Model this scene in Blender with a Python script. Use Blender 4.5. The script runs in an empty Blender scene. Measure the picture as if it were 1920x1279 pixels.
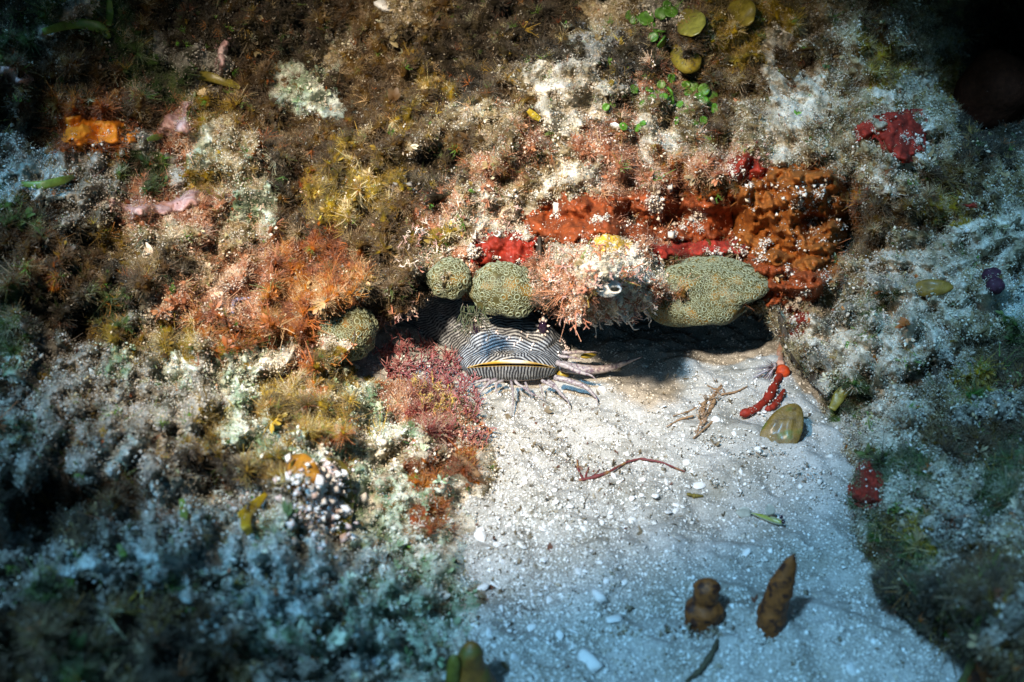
import bpy, bmesh, math, random
import numpy as np
from mathutils import Vector
random.seed(7)
RNG = np.random.default_rng(11)
SC = bpy.context.scene
COL = SC.collection

# ------------------------------------------------------------------ camera, light, exposure
PITCH = math.radians(28.0)
CAM = np.array([0.0, -0.883, 0.4995])
KPX = 36.0 / 35.0 / 1920.0
cam_d = bpy.data.cameras.new('camera')
cam = bpy.data.objects.new('camera', cam_d)
COL.objects.link(cam)
cam.location = CAM
cam.rotation_euler = (math.radians(90) - PITCH, 0, 0)
cam_d.lens = 35.0
cam_d.sensor_width = 36.0
cam_d.clip_start = 0.02
cam_d.clip_end = 200
cam_d.dof.use_dof = True
cam_d.dof.focus_distance = 0.965
cam_d.dof.aperture_fstop = 5.8
SC.camera = cam

SUN_EL, SUN_AZ = 54.0, -38.0          # azimuth measured from -y (camera side) towards +x
world = bpy.data.worlds.new('World')
SC.world = world
world.use_nodes = True
wn = world.node_tree
wn.nodes.clear()
w_out = wn.nodes.new('ShaderNodeOutputWorld')
w_bg = wn.nodes.new('ShaderNodeBackground')
w_sky = wn.nodes.new('ShaderNodeTexSky')
w_sky.sky_type = 'NISHITA'
w_sky.sun_disc = False
w_sky.sun_elevation = math.radians(SUN_EL)
w_sky.sun_rotation = math.radians(180.0 - SUN_AZ)
w_tint = wn.nodes.new('ShaderNodeMix')
w_tint.data_type = 'RGBA'
w_tint.blend_type = 'MULTIPLY'
w_tint.inputs[0].default_value = 1.0
w_tint.inputs[7].default_value = (0.42, 0.88, 1.0, 1)      # daylight filtered by the water column
wn.links.new(w_sky.outputs[0], w_tint.inputs[6])
wn.links.new(w_tint.outputs[2], w_bg.inputs[0])
wn.links.new(w_bg.outputs[0], w_out.inputs[0])
w_bg.inputs[1].default_value = 0.075

sun_d = bpy.data.lights.new('sun', 'SUN')
sun_d.energy = 5.0
sun_d.angle = math.radians(4.0)
sun_d.color = (0.25, 0.60, 1.0)
sun = bpy.data.objects.new('sun', sun_d)
COL.objects.link(sun)
ce = math.cos(math.radians(SUN_EL))
sun_to = Vector((math.sin(math.radians(SUN_AZ)) * ce, -math.cos(math.radians(SUN_AZ)) * ce, math.sin(math.radians(SUN_EL))))
sun.rotation_euler = sun_to.to_track_quat('Z', 'Y').to_euler()

st_d = bpy.data.lights.new('dive_strobe', 'SPOT')           # the diver's lit strobe beside the camera
st_d.energy = 178.0
st_d.color = (1.0, 0.84, 0.66)
st_d.spot_size = math.radians(49)
st_d.spot_blend = 1.0
st_d.shadow_soft_size = 0.03
strobe = bpy.data.objects.new('dive_strobe', st_d)
COL.objects.link(strobe)
strobe.location = (-0.28, -0.72, 0.80)
strobe.rotation_euler = (Vector(strobe.location) - Vector((-0.04, 0.05, 0.11))).to_track_quat('Z', 'Y').to_euler()

SC.view_settings.view_transform = 'Standard'
SC.view_settings.look = 'None'
SC.view_settings.gamma = 1.0
SC.view_settings.use_curve_mapping = False
SC.view_settings.exposure = -0.33
SC.cycles.max_bounces = 5
SC.cycles.diffuse_bounces = 3
SC.cycles.glossy_bounces = 2
SC.cycles.transmission_bounces = 3
SC.cycles.use_denoising = True

# ------------------------------------------------------------------ numeric helpers
FWD = np.array([0, math.cos(PITCH), -math.sin(PITCH)])
UPV = np.array([0, math.sin(PITCH), math.cos(PITCH)])
def ray(u, v):
    u = np.asarray(u, float); v = np.asarray(v, float)
    a = (u - 960.0) * KPX; b = (639.5 - v) * KPX
    return np.stack([a, FWD[1] + b * UPV[1], FWD[2] + b * UPV[2]], -1)
def at_y(u, v, y):
    d = ray(u, v); t = (np.asarray(y) - CAM[1]) / d[..., 1]
    return CAM + d * t[..., None]
def at_z(u, v, z):
    d = ray(u, v); t = (np.asarray(z) - CAM[2]) / np.minimum(d[..., 2], -0.02)
    return CAM + d * t[..., None]
def sstep(a, b, x):
    t = np.clip((np.asarray(x, float) - a) / (b - a), 0, 1); return t * t * (3 - 2 * t)

_PERM = np.random.default_rng(5).permutation(256); _PERM = np.concatenate([_PERM, _PERM, _PERM])
_GR = np.random.default_rng(6).normal(size=(256, 3)); _GR /= np.linalg.norm(_GR, axis=1)[:, None]
def perlin(p):
    p = np.asarray(p, float); sh = p.shape[:-1]; p = p.reshape(-1, 3)
    i = np.floor(p).astype(int); f = p - i; i &= 255
    w = f * f * f * (f * (f * 6 - 15) + 10)
    out = 0
    for dx in (0, 1):
        wx = w[:, 0] if dx else 1 - w[:, 0]
        for dy in (0, 1):
            wy = w[:, 1] if dy else 1 - w[:, 1]
            for dz in (0, 1):
                wz = w[:, 2] if dz else 1 - w[:, 2]
                h = _PERM[_PERM[_PERM[i[:, 0] + dx] + i[:, 1] + dy] + i[:, 2] + dz]
                g = _GR[h]
                out = out + wx * wy * wz * (g[:, 0] * (f[:, 0] - dx) + g[:, 1] * (f[:, 1] - dy) + g[:, 2] * (f[:, 2] - dz))
    return out.reshape(sh) * 1.6
def uv3(u, v, s, o=0.0):
    return np.stack([np.asarray(u, float) / s + o, np.asarray(v, float) / s + o * 1.7, np.full(np.shape(u), o * 0.37)], -1)
def n2(u, v, s, o=0.0): return perlin(uv3(u, v, s, o))
def billow(u, v, s, o): return np.abs(n2(u, v, s, o))

# ------------------------------------------------------------------ mesh helpers
def make_mesh(name, V, F, smooth=True, cols=None, tip=None):
    V = np.asarray(V, np.float32); F = np.asarray(F, np.int32)
    k = F.shape[1]
    me = bpy.data.meshes.new(name)
    me.vertices.add(len(V)); me.vertices.foreach_set('co', V.ravel())
    me.loops.add(F.size); me.loops.foreach_set('vertex_index', F.ravel())
    me.polygons.add(len(F)); me.polygons.foreach_set('loop_start', np.arange(0, F.size, k, dtype=np.int32))
    me.update(calc_edges=True)
    if smooth: me.polygons.foreach_set('use_smooth', np.ones(len(F), bool))
    if cols is not None:
        a = me.attributes.new('col', 'FLOAT_COLOR', 'POINT')
        c = np.ones((len(V), 4), np.float32); c[:, :3] = cols
        a.data.foreach_set('color', c.ravel())
    if tip is not None:
        a = me.attributes.new('tip', 'FLOAT', 'POINT'); a.data.foreach_set('value', np.asarray(tip, np.float32))
    return me
def tag(o, label=None, cat=None, group=None, kind=None):
    if label: o['label'] = label
    if cat: o['category'] = cat
    if group: o['group'] = group
    if kind: o['kind'] = kind
    return o
def obj(name, me, mat=None, parent=None):
    o = bpy.data.objects.new(name, me); COL.objects.link(o)
    if mat is not None and not me.materials: me.materials.append(mat)
    if parent is not None: o.parent = parent
    return o
def empty(name, loc=(0, 0, 0)):
    o = bpy.data.objects.new(name, None); COL.objects.link(o); o.location = loc; o.empty_display_size = 0.01
    return o
def grid_faces(R, C, wrap=False):
    r = np.arange(R - 1)[:, None]; c = np.arange(C if wrap else C - 1)[None, :]
    c2 = (c + 1) % C
    return np.stack([r * C + c, r * C + c2, (r + 1) * C + c2, (r + 1) * C + c], -1).reshape(-1, 4)
class Bag:
    """collects quads / tris (tris stored as degenerate-free triangles split from quads)"""
    def __init__(s): s.V = []; s.F = []; s.T = []; s.C = []; s.n = 0
    def add(s, V, F, tip=None, col=None):
        V = np.asarray(V, float); F = np.asarray(F)
        if F.shape[1] == 4: F = np.concatenate([F[:, [0, 1, 2]], F[:, [0, 2, 3]]])
        s.V.append(V); s.F.append(F + s.n); s.n += len(V)
        s.T.append(np.zeros(len(V)) if tip is None else np.broadcast_to(tip, (len(V),)))
        s.C.append(np.ones((len(V), 3)) if col is None else np.broadcast_to(col, (len(V), 3)))
    def mesh(s, name, smooth=True, cols=False):
        return make_mesh(name, np.concatenate(s.V), np.concatenate(s.F), smooth, np.concatenate(s.C) if cols else None, np.concatenate(s.T))
def tube_arr(P, R, sides=6, cap=True):
    P = np.asarray(P, float); R = np.broadcast_to(R, (len(P),)).astype(float)
    T = np.gradient(P, axis=0); T /= np.linalg.norm(T, axis=1)[:, None] + 1e-12
    a = np.array([0.31, 0.2, 0.93]); A = np.cross(T, a); A /= np.linalg.norm(A, axis=1)[:, None] + 1e-12
    B = np.cross(T, A)
    th = np.linspace(0, 2 * np.pi, sides, endpoint=False)
    V = P[:, None] + R[:, None, None] * (np.cos(th)[None, :, None] * A[:, None] + np.sin(th)[None, :, None] * B[:, None])
    V = V.reshape(-1, 3); F = grid_faces(len(P), sides, True)
    if cap:
        n = len(V); V = np.concatenate([V, P[[0]] - T[[0]] * R[0] * .5, P[[-1]] + T[[-1]] * R[-1] * .8])
        i = np.arange(sides); j = (i + 1) % sides; b = (len(P) - 1) * sides
        F = np.concatenate([F, np.stack([j, i, np.full(sides, n), np.full(sides, n)], -1), np.stack([b + i, b + j, np.full(sides, n + 1), np.full(sides, n + 1)], -1)])
    return V, F
def tri(F):
    F = np.asarray(F); a = F[:, [0, 1, 2]]; b = F[:, [0, 2, 3]]
    ok = b[:, 1] != b[:, 2]
    return np.concatenate([a, b[ok]])
_ICO = {}
def ico(sub):
    if sub not in _ICO:
        bm = bmesh.new(); bmesh.ops.create_icosphere(bm, subdivisions=sub, radius=1.0)
        _ICO[sub] = (np.array([v.co[:] for v in bm.verts]), np.array([[v.index for v in f.verts] for f in bm.faces])); bm.free()
    V, F = _ICO[sub]; return V.copy(), F

# ------------------------------------------------------------------ materials
def mat_nodes(name):
    m = bpy.data.materials.new(name); m.use_nodes = True
    nt = m.node_tree; b = nt.nodes['Principled BSDF']
    return m, nt, b
def plain(name, col, rough=0.6, spec=0.4, var=0.35, scale=160.0, bump=0.3, spots=None, spot_scale=300.0, spot_amt=0.5, sss=0.0, coat=0.0):
    """base colour with two scales of mottling, optional second colour in specks, fine relief"""
    m, nt, b = mat_nodes(name)
    N = nt.nodes.new; L = nt.links.new
    tc = N('ShaderNodeTexCoord')
    no = N('ShaderNodeTexNoise'); no.inputs['Scale'].default_value = scale; no.inputs['Detail'].default_value = 5; no.inputs['Roughness'].default_value = .65
    L(tc.outputs['Object'], no.inputs['Vector'])
    rp = N('ShaderNodeValToRGB')
    rp.color_ramp.elements[0].position = .3; rp.color_ramp.elements[1].position = .72
    rp.color_ramp.elements[0].color = tuple(c * (1 - var) for c in col) + (1,)
    rp.color_ramp.elements[1].color = tuple(min(1, c * (1 + var)) for c in col) + (1,)
    L(no.outputs['Fac'], rp.inputs[0]); out = rp.outputs[0]
    if spots:
        n3 = N('ShaderNodeTexNoise'); n3.inputs['Scale'].default_value = spot_scale; n3.inputs['Detail'].default_value = 3
        L(tc.outputs['Object'], n3.inputs['Vector'])
        r3 = N('ShaderNodeValToRGB'); r3.color_ramp.elements[0].position = 1 - spot_amt - .06; r3.color_ramp.elements[1].position = 1 - spot_amt + .06
        L(n3.outputs['Fac'], r3.inputs[0])
        mx = N('ShaderNodeMix'); mx.data_type = 'RGBA'; L(r3.outputs[0], mx.inputs[0]); L(out, mx.inputs[6]); mx.inputs[7].default_value = tuple(spots) + (1,)
        out = mx.outputs[2]
    L(out, b.inputs['Base Color'])
    b.inputs['Roughness'].default_value = rough; b.inputs['Specular IOR Level'].default_value = spec
    if sss: b.inputs['Subsurface Weight'].default_value = sss; b.inputs['Subsurface Radius'].default_value = (1, .5, .3); b.inputs['Subsurface Scale'].default_value = .004
    if coat: b.inputs['Coat Weight'].default_value = coat; b.inputs['Coat Roughness'].default_value = .2
    bp = N('ShaderNodeBump'); bp.inputs['Strength'].default_value = bump; bp.inputs['Distance'].default_value = .002
    L(no.outputs['Fac'], bp.inputs['Height']); L(bp.outputs[0], b.inputs['Normal'])
    return m
def vcol(name, rough=0.85, spec=0.15, speck=900.0, speck_amt=0.5, bump=0.6, tips=None, instancer=False, extra=None):
    """colour from the point attribute 'col' with grain; tips blends to a paler colour along filaments"""
    m, nt, b = mat_nodes(name)
    N = nt.nodes.new; L = nt.links.new
    at = N('ShaderNodeAttribute'); at.attribute_name = 'col'; at.attribute_type = 'INSTANCER' if instancer else 'GEOMETRY'
    out = at.outputs['Color']
    if speck:
        tc = N('ShaderNodeTexCoord')
        no = N('ShaderNodeTexNoise'); no.inputs['Scale'].default_value = speck; no.inputs['Detail'].default_value = 4; no.inputs['Roughness'].default_value = .7
        L(tc.outputs['Object'], no.inputs['Vector'])
        mr = N('ShaderNodeMapRange'); mr.inputs[1].default_value = .3; mr.inputs[2].default_value = .7; mr.inputs[3].default_value = 1 - speck_amt; mr.inputs[4].default_value = 1 + speck_amt
        L(no.outputs['Fac'], mr.inputs[0])
        mx = N('ShaderNodeMix'); mx.data_type = 'RGBA'; mx.blend_type = 'MULTIPLY'; mx.inputs[0].default_value = 1; mx.clamp_result = False
        L(out, mx.inputs[6]); L(mr.outputs[0], mx.inputs[7]); out = mx.outputs[2]
        bp = N('ShaderNodeBump'); bp.inputs['Strength'].default_value = bump; bp.inputs['Distance'].default_value = .0015
        L(no.outputs['Fac'], bp.inputs['Height']); L(bp.outputs[0], b.inputs['Normal'])
    if tips is not None:
        tp = N('ShaderNodeAttribute'); tp.attribute_name = 'tip'
        mt = N('ShaderNodeMath'); mt.operation = 'MULTIPLY'; mt.inputs[1].default_value = tips[3]; L(tp.outputs['Fac'], mt.inputs[0])
        m2 = N('ShaderNodeMix'); m2.data_type = 'RGBA'; L(mt.outputs[0], m2.inputs[0]); L(out, m2.inputs[6]); m2.inputs[7].default_value = (*tips[:3], 1)
        out = m2.outputs[2]
    L(out, b.inputs['Base Color'])
    b.inputs['Roughness'].default_value = rough; b.inputs['Specular IOR Level'].default_value = spec
    return m
M_ROCK = vcol('reef_rock_crust')
M_TURF = vcol('turf_filaments', speck=0, instancer=True, tips=(.60, .50, .38, .14), rough=.8, spec=.2)
M_GRAIN = vcol('loose_grains', speck=0, instancer=True, rough=.9)
M_LEAFY = vcol('turf_blades', speck=0, instancer=True, tips=(.45, .4, .28, .1), rough=.5, spec=.4)

# ------------------------------------------------------------------ colour zones of the reef growth, with light and shade mixed in
ZK = ['k', 'b', 'o', 'y', 'g', 'G', 't', 'w', 's', 'p', 'c', 'l', 'r', 'm']
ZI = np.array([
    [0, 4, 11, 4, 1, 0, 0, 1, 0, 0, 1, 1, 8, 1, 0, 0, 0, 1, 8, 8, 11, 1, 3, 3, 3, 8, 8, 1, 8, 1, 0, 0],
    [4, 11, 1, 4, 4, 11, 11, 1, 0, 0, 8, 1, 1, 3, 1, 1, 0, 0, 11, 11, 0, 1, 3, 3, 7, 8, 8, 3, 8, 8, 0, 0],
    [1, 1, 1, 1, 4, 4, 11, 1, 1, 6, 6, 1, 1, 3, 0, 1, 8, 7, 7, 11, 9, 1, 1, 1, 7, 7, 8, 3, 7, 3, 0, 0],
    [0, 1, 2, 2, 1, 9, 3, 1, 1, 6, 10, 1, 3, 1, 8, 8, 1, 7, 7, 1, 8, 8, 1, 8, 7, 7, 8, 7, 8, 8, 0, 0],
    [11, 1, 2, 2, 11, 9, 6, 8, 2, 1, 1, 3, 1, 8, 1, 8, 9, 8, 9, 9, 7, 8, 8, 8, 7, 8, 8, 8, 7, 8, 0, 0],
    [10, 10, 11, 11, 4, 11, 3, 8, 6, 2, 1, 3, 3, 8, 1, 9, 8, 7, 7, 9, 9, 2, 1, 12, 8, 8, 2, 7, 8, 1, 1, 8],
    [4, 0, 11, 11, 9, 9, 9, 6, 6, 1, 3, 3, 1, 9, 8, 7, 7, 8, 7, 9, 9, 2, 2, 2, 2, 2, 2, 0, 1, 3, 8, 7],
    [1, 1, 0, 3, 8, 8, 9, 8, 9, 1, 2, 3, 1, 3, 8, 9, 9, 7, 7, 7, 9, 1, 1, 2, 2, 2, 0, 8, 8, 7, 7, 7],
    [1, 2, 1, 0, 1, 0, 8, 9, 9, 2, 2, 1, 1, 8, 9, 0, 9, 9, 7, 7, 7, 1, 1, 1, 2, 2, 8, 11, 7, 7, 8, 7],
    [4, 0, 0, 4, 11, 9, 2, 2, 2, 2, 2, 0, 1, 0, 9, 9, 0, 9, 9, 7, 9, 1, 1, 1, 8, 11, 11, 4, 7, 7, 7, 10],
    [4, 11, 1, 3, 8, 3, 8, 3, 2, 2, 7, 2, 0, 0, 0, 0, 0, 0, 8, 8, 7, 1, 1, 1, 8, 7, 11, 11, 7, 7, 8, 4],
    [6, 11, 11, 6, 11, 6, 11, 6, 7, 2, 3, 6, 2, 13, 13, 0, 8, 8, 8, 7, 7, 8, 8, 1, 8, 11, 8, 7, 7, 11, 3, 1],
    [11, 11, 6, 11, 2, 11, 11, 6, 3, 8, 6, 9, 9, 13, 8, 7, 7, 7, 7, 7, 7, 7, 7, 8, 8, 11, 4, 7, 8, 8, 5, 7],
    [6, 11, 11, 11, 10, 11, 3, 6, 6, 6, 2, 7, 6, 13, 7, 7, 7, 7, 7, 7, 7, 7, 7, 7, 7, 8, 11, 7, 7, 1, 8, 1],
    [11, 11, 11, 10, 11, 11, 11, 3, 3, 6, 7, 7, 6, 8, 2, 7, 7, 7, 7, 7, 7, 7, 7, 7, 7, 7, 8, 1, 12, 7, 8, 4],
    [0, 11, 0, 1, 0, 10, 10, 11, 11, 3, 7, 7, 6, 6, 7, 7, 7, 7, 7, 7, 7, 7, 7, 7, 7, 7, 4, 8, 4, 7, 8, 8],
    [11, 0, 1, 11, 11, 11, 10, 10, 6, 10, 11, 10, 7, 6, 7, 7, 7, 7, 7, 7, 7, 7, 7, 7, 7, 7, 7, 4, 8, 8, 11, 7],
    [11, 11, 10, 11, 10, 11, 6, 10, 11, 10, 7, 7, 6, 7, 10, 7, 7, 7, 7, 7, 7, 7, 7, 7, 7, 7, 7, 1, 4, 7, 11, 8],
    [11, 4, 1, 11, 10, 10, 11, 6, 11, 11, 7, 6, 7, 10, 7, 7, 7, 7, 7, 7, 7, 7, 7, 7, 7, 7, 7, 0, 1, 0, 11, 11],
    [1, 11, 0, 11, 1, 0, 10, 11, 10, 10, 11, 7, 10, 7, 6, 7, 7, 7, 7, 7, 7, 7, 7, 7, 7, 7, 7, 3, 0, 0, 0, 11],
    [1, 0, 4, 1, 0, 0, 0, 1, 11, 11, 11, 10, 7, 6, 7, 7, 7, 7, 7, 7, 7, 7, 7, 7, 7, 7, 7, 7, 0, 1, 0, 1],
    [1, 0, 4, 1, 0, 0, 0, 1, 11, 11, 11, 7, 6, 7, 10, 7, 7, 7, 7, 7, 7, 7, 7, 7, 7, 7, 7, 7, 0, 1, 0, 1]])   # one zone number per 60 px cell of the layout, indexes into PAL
PAL = {   # four colours per zone; dark zones also hold corner and hollow shade
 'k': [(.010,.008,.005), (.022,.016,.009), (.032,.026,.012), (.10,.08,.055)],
 'b': [(.030,.018,.008), (.055,.030,.010), (.10,.065,.02), (.26,.20,.13)],
 'o': [(.12,.038,.008), (.24,.085,.015), (.30,.14,.03), (.42,.30,.19)],
 'y': [(.06,.045,.010), (.19,.13,.025), (.30,.22,.06), (.46,.40,.26)],
 'g': [(.018,.03,.012), (.04,.07,.022), (.09,.12,.045), (.22,.23,.17)],
 'G': [(.03,.08,.012), (.07,.17,.02), (.13,.22,.05), (.35,.36,.25)],
 't': [(.09,.13,.07), (.24,.31,.21), (.42,.47,.38), (.60,.62,.55)],
 'w': [(.13,.105,.065), (.32,.275,.20), (.52,.47,.38), (.68,.64,.56)],
 's': [(.10,.075,.04), (.26,.21,.13), (.42,.36,.26), (.58,.53,.43)],
 'p': [(.13,.05,.03), (.32,.16,.10), (.43,.26,.18), (.58,.46,.37)],
 'c': [(.10,.13,.12), (.26,.31,.29), (.42,.47,.45), (.56,.60,.57)],
 'l': [(.05,.045,.033), (.14,.13,.10), (.25,.235,.20), (.38,.36,.32)],
 'r': [(.10,.012,.008), (.20,.025,.012), (.26,.06,.03), (.40,.26,.20)],
 'm': [(.07,.012,.014), (.14,.03,.03), (.22,.07,.06), (.36,.25,.2)],
}
PALA = np.array([PAL[c] for c in ZK]); PALA = np.clip(PALA.mean(-1, keepdims=True) + (PALA - PALA.mean(-1, keepdims=True)) * 1.35, .004, .85) ** 1.08
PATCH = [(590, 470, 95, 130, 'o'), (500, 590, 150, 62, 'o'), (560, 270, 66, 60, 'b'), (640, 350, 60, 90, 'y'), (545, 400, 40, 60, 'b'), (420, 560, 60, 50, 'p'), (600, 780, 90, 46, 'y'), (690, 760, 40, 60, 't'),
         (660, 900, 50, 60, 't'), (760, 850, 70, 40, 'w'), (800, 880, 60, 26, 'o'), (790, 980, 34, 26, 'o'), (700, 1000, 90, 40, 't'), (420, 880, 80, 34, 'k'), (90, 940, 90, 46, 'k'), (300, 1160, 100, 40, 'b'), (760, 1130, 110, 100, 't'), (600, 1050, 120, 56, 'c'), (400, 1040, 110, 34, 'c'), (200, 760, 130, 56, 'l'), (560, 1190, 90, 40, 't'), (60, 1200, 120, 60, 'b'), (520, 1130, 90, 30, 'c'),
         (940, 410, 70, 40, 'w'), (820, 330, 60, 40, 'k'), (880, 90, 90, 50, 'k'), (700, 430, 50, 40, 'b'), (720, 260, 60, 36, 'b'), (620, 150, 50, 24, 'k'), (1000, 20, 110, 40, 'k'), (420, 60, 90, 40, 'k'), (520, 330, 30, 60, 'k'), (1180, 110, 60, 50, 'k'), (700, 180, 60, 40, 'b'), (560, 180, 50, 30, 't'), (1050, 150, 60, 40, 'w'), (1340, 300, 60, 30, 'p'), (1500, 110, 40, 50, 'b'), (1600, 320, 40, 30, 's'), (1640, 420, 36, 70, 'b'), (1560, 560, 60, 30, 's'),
         (1760, 470, 90, 30, 'w'), (1700, 620, 80, 40, 'w'), (1850, 820, 70, 30, 'b'), (1720, 1000, 40, 30, 'y'), (1700, 1160, 110, 60, 'k'), (1740, 890, 100, 60, 'w'), (1850, 760, 60, 36, 'l'), (1780, 990, 70, 46, 'l'), (1660, 760, 60, 44, 'w'), (1620, 660, 50, 60, 'w'), (1850, 1080, 60, 60, 'b'), (1680, 880, 60, 26, 'g'), (1860, 930, 50, 36, 'g')]  # some dark patches paint shade into hollows, some pale ones brighten dim slopes
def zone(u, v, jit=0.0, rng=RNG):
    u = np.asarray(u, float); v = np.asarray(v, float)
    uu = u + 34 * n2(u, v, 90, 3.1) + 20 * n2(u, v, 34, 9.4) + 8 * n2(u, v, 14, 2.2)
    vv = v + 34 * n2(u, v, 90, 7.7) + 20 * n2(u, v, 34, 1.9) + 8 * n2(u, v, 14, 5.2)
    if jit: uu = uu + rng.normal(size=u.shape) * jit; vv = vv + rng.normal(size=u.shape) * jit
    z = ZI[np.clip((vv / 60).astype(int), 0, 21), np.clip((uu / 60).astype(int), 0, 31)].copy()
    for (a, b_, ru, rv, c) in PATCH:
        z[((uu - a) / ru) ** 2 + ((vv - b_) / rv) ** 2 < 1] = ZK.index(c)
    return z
PALEZ = np.array([ZK.index(c) for c in ('w', 't', 'c', 'l')])
def zone_col(u, v, jit=14.0, w=(.33, .36, .23, .08), rng=RNG):
    z = zone(u, v, jit, rng)
    odd = rng.random(z.shape) < .13; z = np.where(odd, np.array([ZK.index(c) for c in 'bybgokGys'])[rng.integers(0, 9, z.shape)], z)
    cl = n2(u, v, 30, 4.4) * .7 + n2(u, v, 12, 8.8) * .6        # darker and paler clumps, the dark ones imitating shaded gaps in the growth
    r = np.clip(rng.random(z.shape) * .6 + .2 + cl * .95, 0, .999)
    k = np.where(np.isin(z, PALEZ), np.searchsorted([.10, .40, .76], r), np.searchsorted(np.cumsum(w)[:-1], r))
    c = PALA[z, k] * rng.uniform(.8, 1.2, z.shape)[..., None]
    return c * rng.uniform(.93, 1.07, c.shape), z
PALEZ = np.array([ZK.index(c) for c in 'wtcl'])
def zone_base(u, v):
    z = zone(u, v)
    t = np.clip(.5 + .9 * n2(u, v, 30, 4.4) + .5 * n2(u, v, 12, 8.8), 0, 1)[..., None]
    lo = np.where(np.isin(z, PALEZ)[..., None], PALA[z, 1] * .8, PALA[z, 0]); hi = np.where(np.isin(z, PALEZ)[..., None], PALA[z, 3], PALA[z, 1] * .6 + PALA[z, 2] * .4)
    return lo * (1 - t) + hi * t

# ------------------------------------------------------------------ the shapes of rock and sand
LIPU = [-300, 500, 560, 600, 650, 700, 740, 775, 800, 830, 1000, 1060, 1130, 1200, 1230, 1330, 1400, 1440, 1470, 1510, 1570, 2200]
LIPV = [900, 880, 780, 715, 660, 612, 590, 578, 556, 545, 570, 592, 600, 585, 560, 570, 572, 590, 640, 700, 770, 800]
BUMPS = [(1128, 520, 98, 74, -.165), (760, 525, 60, 50, -.05), (628, 552, 70, 32, -.05), (900, 400, 150, 80, -.018), (700, 610, 40, 40, .05), (1290, 425, 230, 55, .045), (1340, 335, 85, 45, -.035), (1592, 430, 36, 95, .075),
         (1890, 90, 125, 140, .50), (1600, 250, 170, 120, -.03), (850, 110, 130, 50, .05), (1090, 25, 90, 50, .05), (400, 130, 130, 90, .04), (230, 470, 60, 40, .06),
         (700, 300, 60, 90, .025), (600, 170, 90, 40, -.03), (560, 400, 70, 120, .02), (1500, 60, 120, 60, -.03), (1290, 70, 60, 60, -.035), (1130, 215, 60, 30, .03),
         (800, 300, 60, 30, .035), (820, 180, 60, 40, .03), (60, 250, 60, 50, .05), (960, 270, 70, 50, -.02), (1000, 465, 60, 40, .02), (640, 640, 90, 80, -.015)]
def lip(u): return np.interp(u, LIPU, LIPV)
def wall_y(u, v):
    u = np.asarray(u, float); v = np.asarray(v, float)
    y = -.015 + .36 * np.clip((565 - v) / 690, -.25, 1.1)
    y = y - .15 * sstep(620, -50, u) - .05 * sstep(1480, 1800, u)
    for (bu, bv, ru, rv, d) in BUMPS:
        y = y + d * np.exp(-((u - bu) / ru) ** 2 - ((v - bv) / rv) ** 2)
    y = y + .050 * n2(u, v, 170, 1.3) + .060 * (billow(u, v, 80, 2.6) - .25) + .034 * n2(u, v, 38, 5.5) + .016 * n2(u, v, 17, 6.6) + .006 * n2(u, v, 8, 8.1)
    return y
EV = [400, 560, 600, 660, 700, 760, 820, 880, 940, 1000, 1060, 1120, 1200, 1300, 1500]
EL = [600, 640, 690, 735, 780, 880, 925, 930, 885, 872, 865, 885, 905, 900, 900]
RV = [400, 500, 560, 640, 700, 760, 800, 900, 1000, 1080, 1130, 1200, 1240, 1300, 1500]
RL = [1400, 1480, 1490, 1492, 1502, 1532, 1556, 1585, 1606, 1640, 1660, 1760, 1850, 1900, 1980]
def left_h(u, v):
    e = np.interp(v, EV, EL) - u + 22 * n2(u, v, 60, 3.3)
    h = np.where(e > 0, .115 * (1 - np.exp(-(np.abs(e) / 400) ** 1.25)) + .004 * (1 - np.exp(-np.abs(e) / 20)), .0006 * e)
    a = sstep(0, 130, e)
    n = .032 * n2(u, v, 170, 2.3) + .034 * (billow(u, v, 75, 5.6) - .22) + .020 * n2(u, v, 36, 7.5) + .009 * n2(u, v, 16, 1.6) + .004 * n2(u, v, 8, 2.1)
    h = h + n * (.15 + .85 * a) - .05 * np.exp(-((u - 90) / 110) ** 2 - ((v - 960) / 60) ** 2) - .04 * np.exp(-((u - 420) / 60) ** 2 - ((v - 930) / 40) ** 2)
    h = np.where(e > 0, np.maximum(h, -.004 + .02 * a), h)
    return np.clip(h, -.06, .24)
def right_h(u, v):
    e = u - np.interp(v, RV, RL) + 18 * n2(u, v, 50, 6.3)
    h = np.where(e > 0, .11 * (1 - np.exp(-e / 300)) + .010 * (1 - np.exp(-e / 10)), .0006 * e)
    h = h + np.where(e > 0, .05 * sstep(1040, 1120, v) * (1 - np.exp(-e / 40)), 0)
    a = sstep(0, 60, e)
    n = .022 * n2(u, v, 150, 3.9) + .020 * (billow(u, v, 66, 6.6) - .22) + .011 * n2(u, v, 34, 8.5) + .006 * n2(u, v, 15, 2.6) + .004 * n2(u, v, 8, 4.1)
    h = h + n * (.15 + .85 * a) - .07 * np.exp(-((u - 1730) / 90) ** 2 - ((v - 1165) / 42) ** 2) * (e > 15)
    h = np.where(e > 0, np.maximum(h, -.004 + .02 * a), h)
    return np.clip(h, -.06, .22)
def sand_z(x, y):
    x = np.asarray(x, float); y = np.asarray(y, float)
    p = lambda s, o: perlin(np.stack([x * s + o, y * s - o, np.full(x.shape, o * .3)], -1))
    z = .012 * p(7, 1.2) + .008 * p(22, 4.1) + .0045 * p(60, 7.3) + .0015 * p(150, 2.5)
    z = z + .016 * np.exp(-((x - .30) / .10) ** 2 - ((y + .16) / .05) ** 2) + .010 * np.exp(-((x - .19) / .05) ** 2 - ((y + .37) / .03) ** 2)
    z = z - .014 * np.exp(-((x - .02) / .10) ** 2 - ((y + .03) / .05) ** 2) + .03 * sstep(.18, .42, x) * sstep(-.2, .1, y)
    z = z + .004 * p(24, 3.3) * sstep(-.2, -.05, y) + .02 * sstep(-.02, -.16, x)
    return z
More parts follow.
